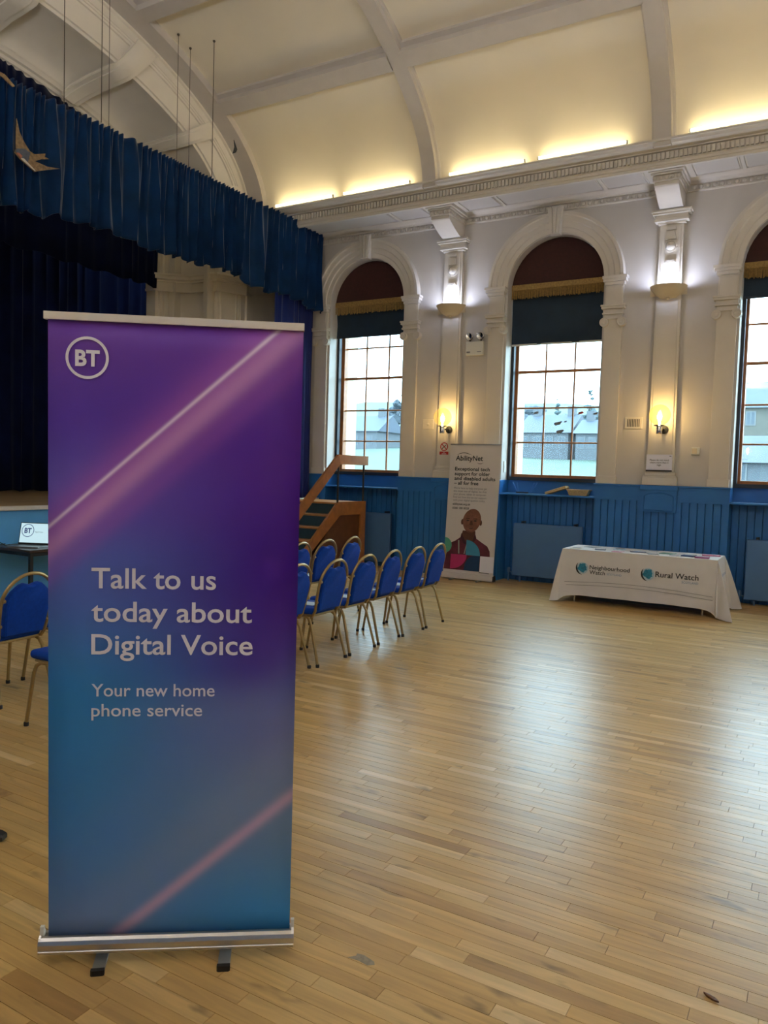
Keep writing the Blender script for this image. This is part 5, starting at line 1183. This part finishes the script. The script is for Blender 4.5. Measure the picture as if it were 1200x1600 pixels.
# dark table foot at the left edge
tf = thing('pedestal_table', 'dark metal foot of a pedestal table poking in at the left edge', 'table', (-3.3, 1.95, 0))
fv = Vector((0.75, 0.42, 0)).normalized(); fs = Vector((-fv.y, fv.x, 0)); tip = Vector((-3.095, 2.068, 0))
def fG(a, b, c): return tuple(tip + fs * a - fv * b + Vector((0, 0, c)))
mb = MB()
sec = [(0.0, 0.022, 0.030), (0.02, 0.032, 0.036), (0.06, 0.036, 0.044), (0.25, 0.036, 0.085), (0.42, 0.036, 0.09)]
mb.grid([[fG(-w, b, 0.006), fG(w, b, 0.006), fG(w, b, h * 0.75), fG(w * 0.7, b, h), fG(-w * 0.7, b, h), fG(-w, b, h * 0.75)] for b, w, h in sec], closed=True)
mb.poly([fG(-0.022, 0, 0.006), fG(0.022, 0, 0.006), fG(0.022, 0, 0.022), fG(0.015, 0, 0.03), fG(-0.015, 0, 0.03), fG(-0.022, 0, 0.022)]); mb.build('foot_bar', M['black'], tf)
mb = MB(); mb.prism([(-0.03, 0.33), (0.03, 0.33), (0.03, 0.42), (-0.03, 0.42)], 0.07, 0.70, fG); mb.build('column', M['black'], tf)
ct = tip - fv * 0.375; mb = MB(); mb.lathe([(0.001, 0.70), (0.19, 0.70), (0.195, 0.71), (0.19, 0.72), (0.001, 0.722)], (ct.x, ct.y, 0.0), n=24); mb.build('table_top', M['dark_wood'], tf, smooth=True)
mb = MB(); mb.prism([(-0.035, 0.012), (0.035, 0.012), (0.035, 0.06), (-0.035, 0.06)], 0.0, 0.008, fG); mb.build('foot_pad', M['black'], tf)
# dead leaf and patch on the floor
LEAF = (-0.245, 2.668)
mb = MB(); mb.prism([(-0.052, -0.020), (-0.030, 0.004), (-0.034, 0.016), (-0.010, 0.022), (0.040, 0.010), (0.050, -0.004), (0.030, -0.020), (-0.010, -0.014)], 0.0, 0.0006, lambda a, b, d: (-1.313 + a, 2.222 + b, 0.0001 + d))
mb.build('filler_patch', mat('grey_filler', (0.27, 0.23, 0.145), 0.5, noise=0.2, nscale=60), floor)
mb = MB(); mb.prism([(-0.024, 0.0), (-0.006, 0.010), (0.014, 0.006), (0.026, -0.008), (0.008, -0.008), (-0.012, -0.006)], 0.0, 0.006, lambda a, b, d: (LEAF[0] + a, LEAF[1] - a * 0.35 + b, 0.0002 + d + 6 * a * a))
mb.build('dry_leaf', M['oakd'], None, origin=(LEAF[0], LEAF[1], 0), label='small curled brown leaf on the floor at the lower right', cat='leaf')

# ================================================================== outside the windows
M['grass'] = mat('hillside_grass', (0.020, 0.044, 0.030), 0.9, noise=0.35, nscale=0.25)
M['stone'] = mat('house_stone', (0.062, 0.060, 0.050), 0.85, noise=0.15, nscale=2.0)
M['slate'] = mat('house_slate', (0.032, 0.044, 0.066), 0.7, noise=0.12, nscale=1.2)
M['render'] = mat('house_render', (0.058, 0.066, 0.076), 0.85, noise=0.08, nscale=1.0)
M['leafg'] = mat('conifer_green', (0.028, 0.052, 0.058), 0.9, noise=0.4, nscale=1.2)
M['leafb'] = mat('bare_tree_grey', (0.045, 0.060, 0.075), 0.9, noise=0.4, nscale=1.0)
M['trunk'] = mat('tree_trunk', (0.09, 0.07, 0.05), 0.9)
M['hframe'] = mat('house_window_frame', (0.10, 0.105, 0.11), 0.6)
M['hpane'] = mat('house_pane', (0.03, 0.045, 0.06), 0.5)
def gz_(y): return -1.6 + max(0.0, y - 22) * 0.082 + max(0.0, y - 105) * 0.05
mb = MB(); rows = []
r_ = random.Random(4)
for j in range(40):
    y = 14 + j * 6.0; rows.append([(-150 + i * 7.0, y, gz_(y) + 0.5 * math.sin(i * 0.7 + j * 0.35) + 0.3 * r_.random() + (y - 14) * 0.012 * max(0, -0.6 - (-150 + i * 7.0) / 100) ) for i in range(30)])
mb.grid(rows); mb.build('ground', M['grass'], None, origin=(-40, 60, 0), smooth=True, label='green hillside rising beyond the windows', cat='hillside', kind='structure', fix=False)
def house(name, cx, cy, w, d, h, rh, label, wallm, nwin):
    z = gz_(cy) - 0.6; H_ = thing(name, label, 'house', (cx, cy, z))
    mb = MB(); mb.box(cx - w / 2, cx + w / 2, cy - d / 2, cy + d / 2, z, z + h + 0.6); mb.build('walls', M[wallm], H_)
    z1 = z + h + 0.6; e_ = 0.35
    mb = MB(); mb.prism([(-d / 2 - e_, z1 - 0.1), (d / 2 + e_, z1 - 0.1), (0, z1 + rh)], -w / 2 - e_, w / 2 + e_, lambda a, b, q: (cx + q, cy + a, b)); ro = mb.build('roof', M['slate'], H_)
    for s_ in (-0.36, 0.36):
        mb = MB(); mb.box(cx + s_ * w - 0.45, cx + s_ * w + 0.45, cy - 0.4, cy + 0.4, z1 + rh - 0.8, z1 + rh + 1.0); mb.build('chimney', M[wallm], ro)
    for k in range(nwin):
        for lv in range(2 if h > 4 else 1):
            x = cx - w / 2 + w * (k + 0.5) / nwin; zz_ = z + 1.5 + lv * 2.7
            mb = MB(); mb.box(x - 0.42, x + 0.42, cy - d / 2 - 0.06, cy - d / 2 + 0.02, zz_ - 0.08, zz_ + 1.2); wf = mb.build('house_window', M['hframe'], H_)
            mb = MB(); mb.box(x - 0.34, x - 0.03, cy - d / 2 - 0.08, cy - d / 2 - 0.05, zz_, zz_ + 1.12); mb.box(x + 0.03, x + 0.34, cy - d / 2 - 0.08, cy - d / 2 - 0.05, zz_, zz_ + 1.12); mb.build('house_pane', M['hpane'], wf)
house('stone_house', -5.2, 80, 9.5, 7, 5.2, 2.6, 'two storey stone house seen through the right edge window', 'stone', 4)
house('low_house', -4.6, 52, 7.5, 5, 2.0, 1.6, 'low slate roofed house below the stone house', 'render', 3)
house('grey_house', -36.3, 92, 5.0, 7, 2.6, 1.5, 'grey house seen in the left panes of the middle window', 'render', 4)
house('gabled_house', -29.4, 92, 6.0, 8, 2.6, 2.3, 'wide roofed grey house in the centre of the middle window', 'render', 4)
house('pale_house', -22.6, 90, 5.0, 7, 2.6, 1.7, 'pale house seen in the right panes of the middle window', 'render', 4)
house('far_house', -57, 92, 9.0, 7, 2.8, 2.2, 'distant house in the left panes of the window nearest the stage', 'render', 4)
def tree(name, x, y, h, r, kind, label, seed):
    z = gz_(y) - 0.3; T = thing(name, label, 'tree', (x, y, z), group='trees on the hillside'); q = random.Random(seed)
    mb = MB(); mb.tube([(x, y, z), (x, y, z + h * 0.5), (x + 0.1, y, z + h * 0.85)], [0.22, 0.15, 0.05], n=6); mb.build('trunk', M['trunk'], T)
    mb = MB()
    for j in range(26 if kind == 'c' else 22):
        if kind == 'c':
            t = q.random(); rr = r * (1 - t) * 0.75 + 0.25; a = q.random() * 2 * PI; c = (x + rr * 0.6 * math.cos(a), y + rr * 0.6 * math.sin(a), z + h * (0.18 + 0.82 * t)); s_ = rr * 0.62
        else:
            a = q.random() * 2 * PI; b = q.uniform(-0.6, 1.0); rr = r * 0.7 * q.random() ** 0.5; c = (x + rr * math.cos(a), y + rr * math.sin(a), z + h * 0.65 + b * h * 0.28); s_ = r * q.uniform(0.25, 0.45)
        bm = bmesh.new(); bmesh.ops.create_icosphere(bm, subdivisions=2, radius=1)
        for v_ in bm.verts: v_.co *= 1 + q.uniform(-0.28, 0.28)
        mb.add_bm(bm, 0, Matrix.Translation(c) @ Matrix.Diagonal((s_, s_, s_ * (0.7 if kind == 'c' else 0.9), 1)))
    mb.build('crown', M['leafg'] if kind == 'c' else M['leafb'], T, smooth=False)
tl = [(-8.5, 97, 6.2, 2.0, 'c', 'dark conifer left of the stone house chimney'), (-6.2, 101, 10.5, 2.6, 'c', 'tall conifer behind the stone house at the right edge'),
      (-41.6, 108, 5.6, 2.0, 'd', 'bare tree at the left jamb of the middle window'), (-37.9, 109, 6.4, 2.0, 'd', 'hazy bare tree above the grey house'), (-35.2, 118, 4.6, 1.9, 'd', 'hazy bare tree between the grey and gabled houses'), (-31.9, 101, 7.2, 1.5, 'c', 'slim conifer behind the gabled house'), (-29.8, 120, 5.0, 2.0, 'd', 'bare tree far behind the gabled house roof'), (-27.6, 101, 8.4, 1.6, 'c', 'conifer between the gabled and pale houses'), (-26.0, 117, 5.6, 2.0, 'd', 'bare tree behind the pale house'),
      (-73.5, 112, 6.6, 2.4, 'd', 'bare tree at the left of the window nearest the stage'), (-68.3, 116, 5.4, 2.4, 'd', 'bare tree left of centre in the window nearest the stage'), (-63.4, 112, 7.4, 2.3, 'd', 'bare tree right of centre in the window nearest the stage'), (-58.4, 109, 9.4, 2.5, 'd', 'tall rounded tree at the right of the window nearest the stage')]
for i, (x, y, h, r, kind, lab) in enumerate(tl): tree('conifer' if kind == 'c' else 'bare_tree', x, y, h, r, kind, lab, 50 + i)
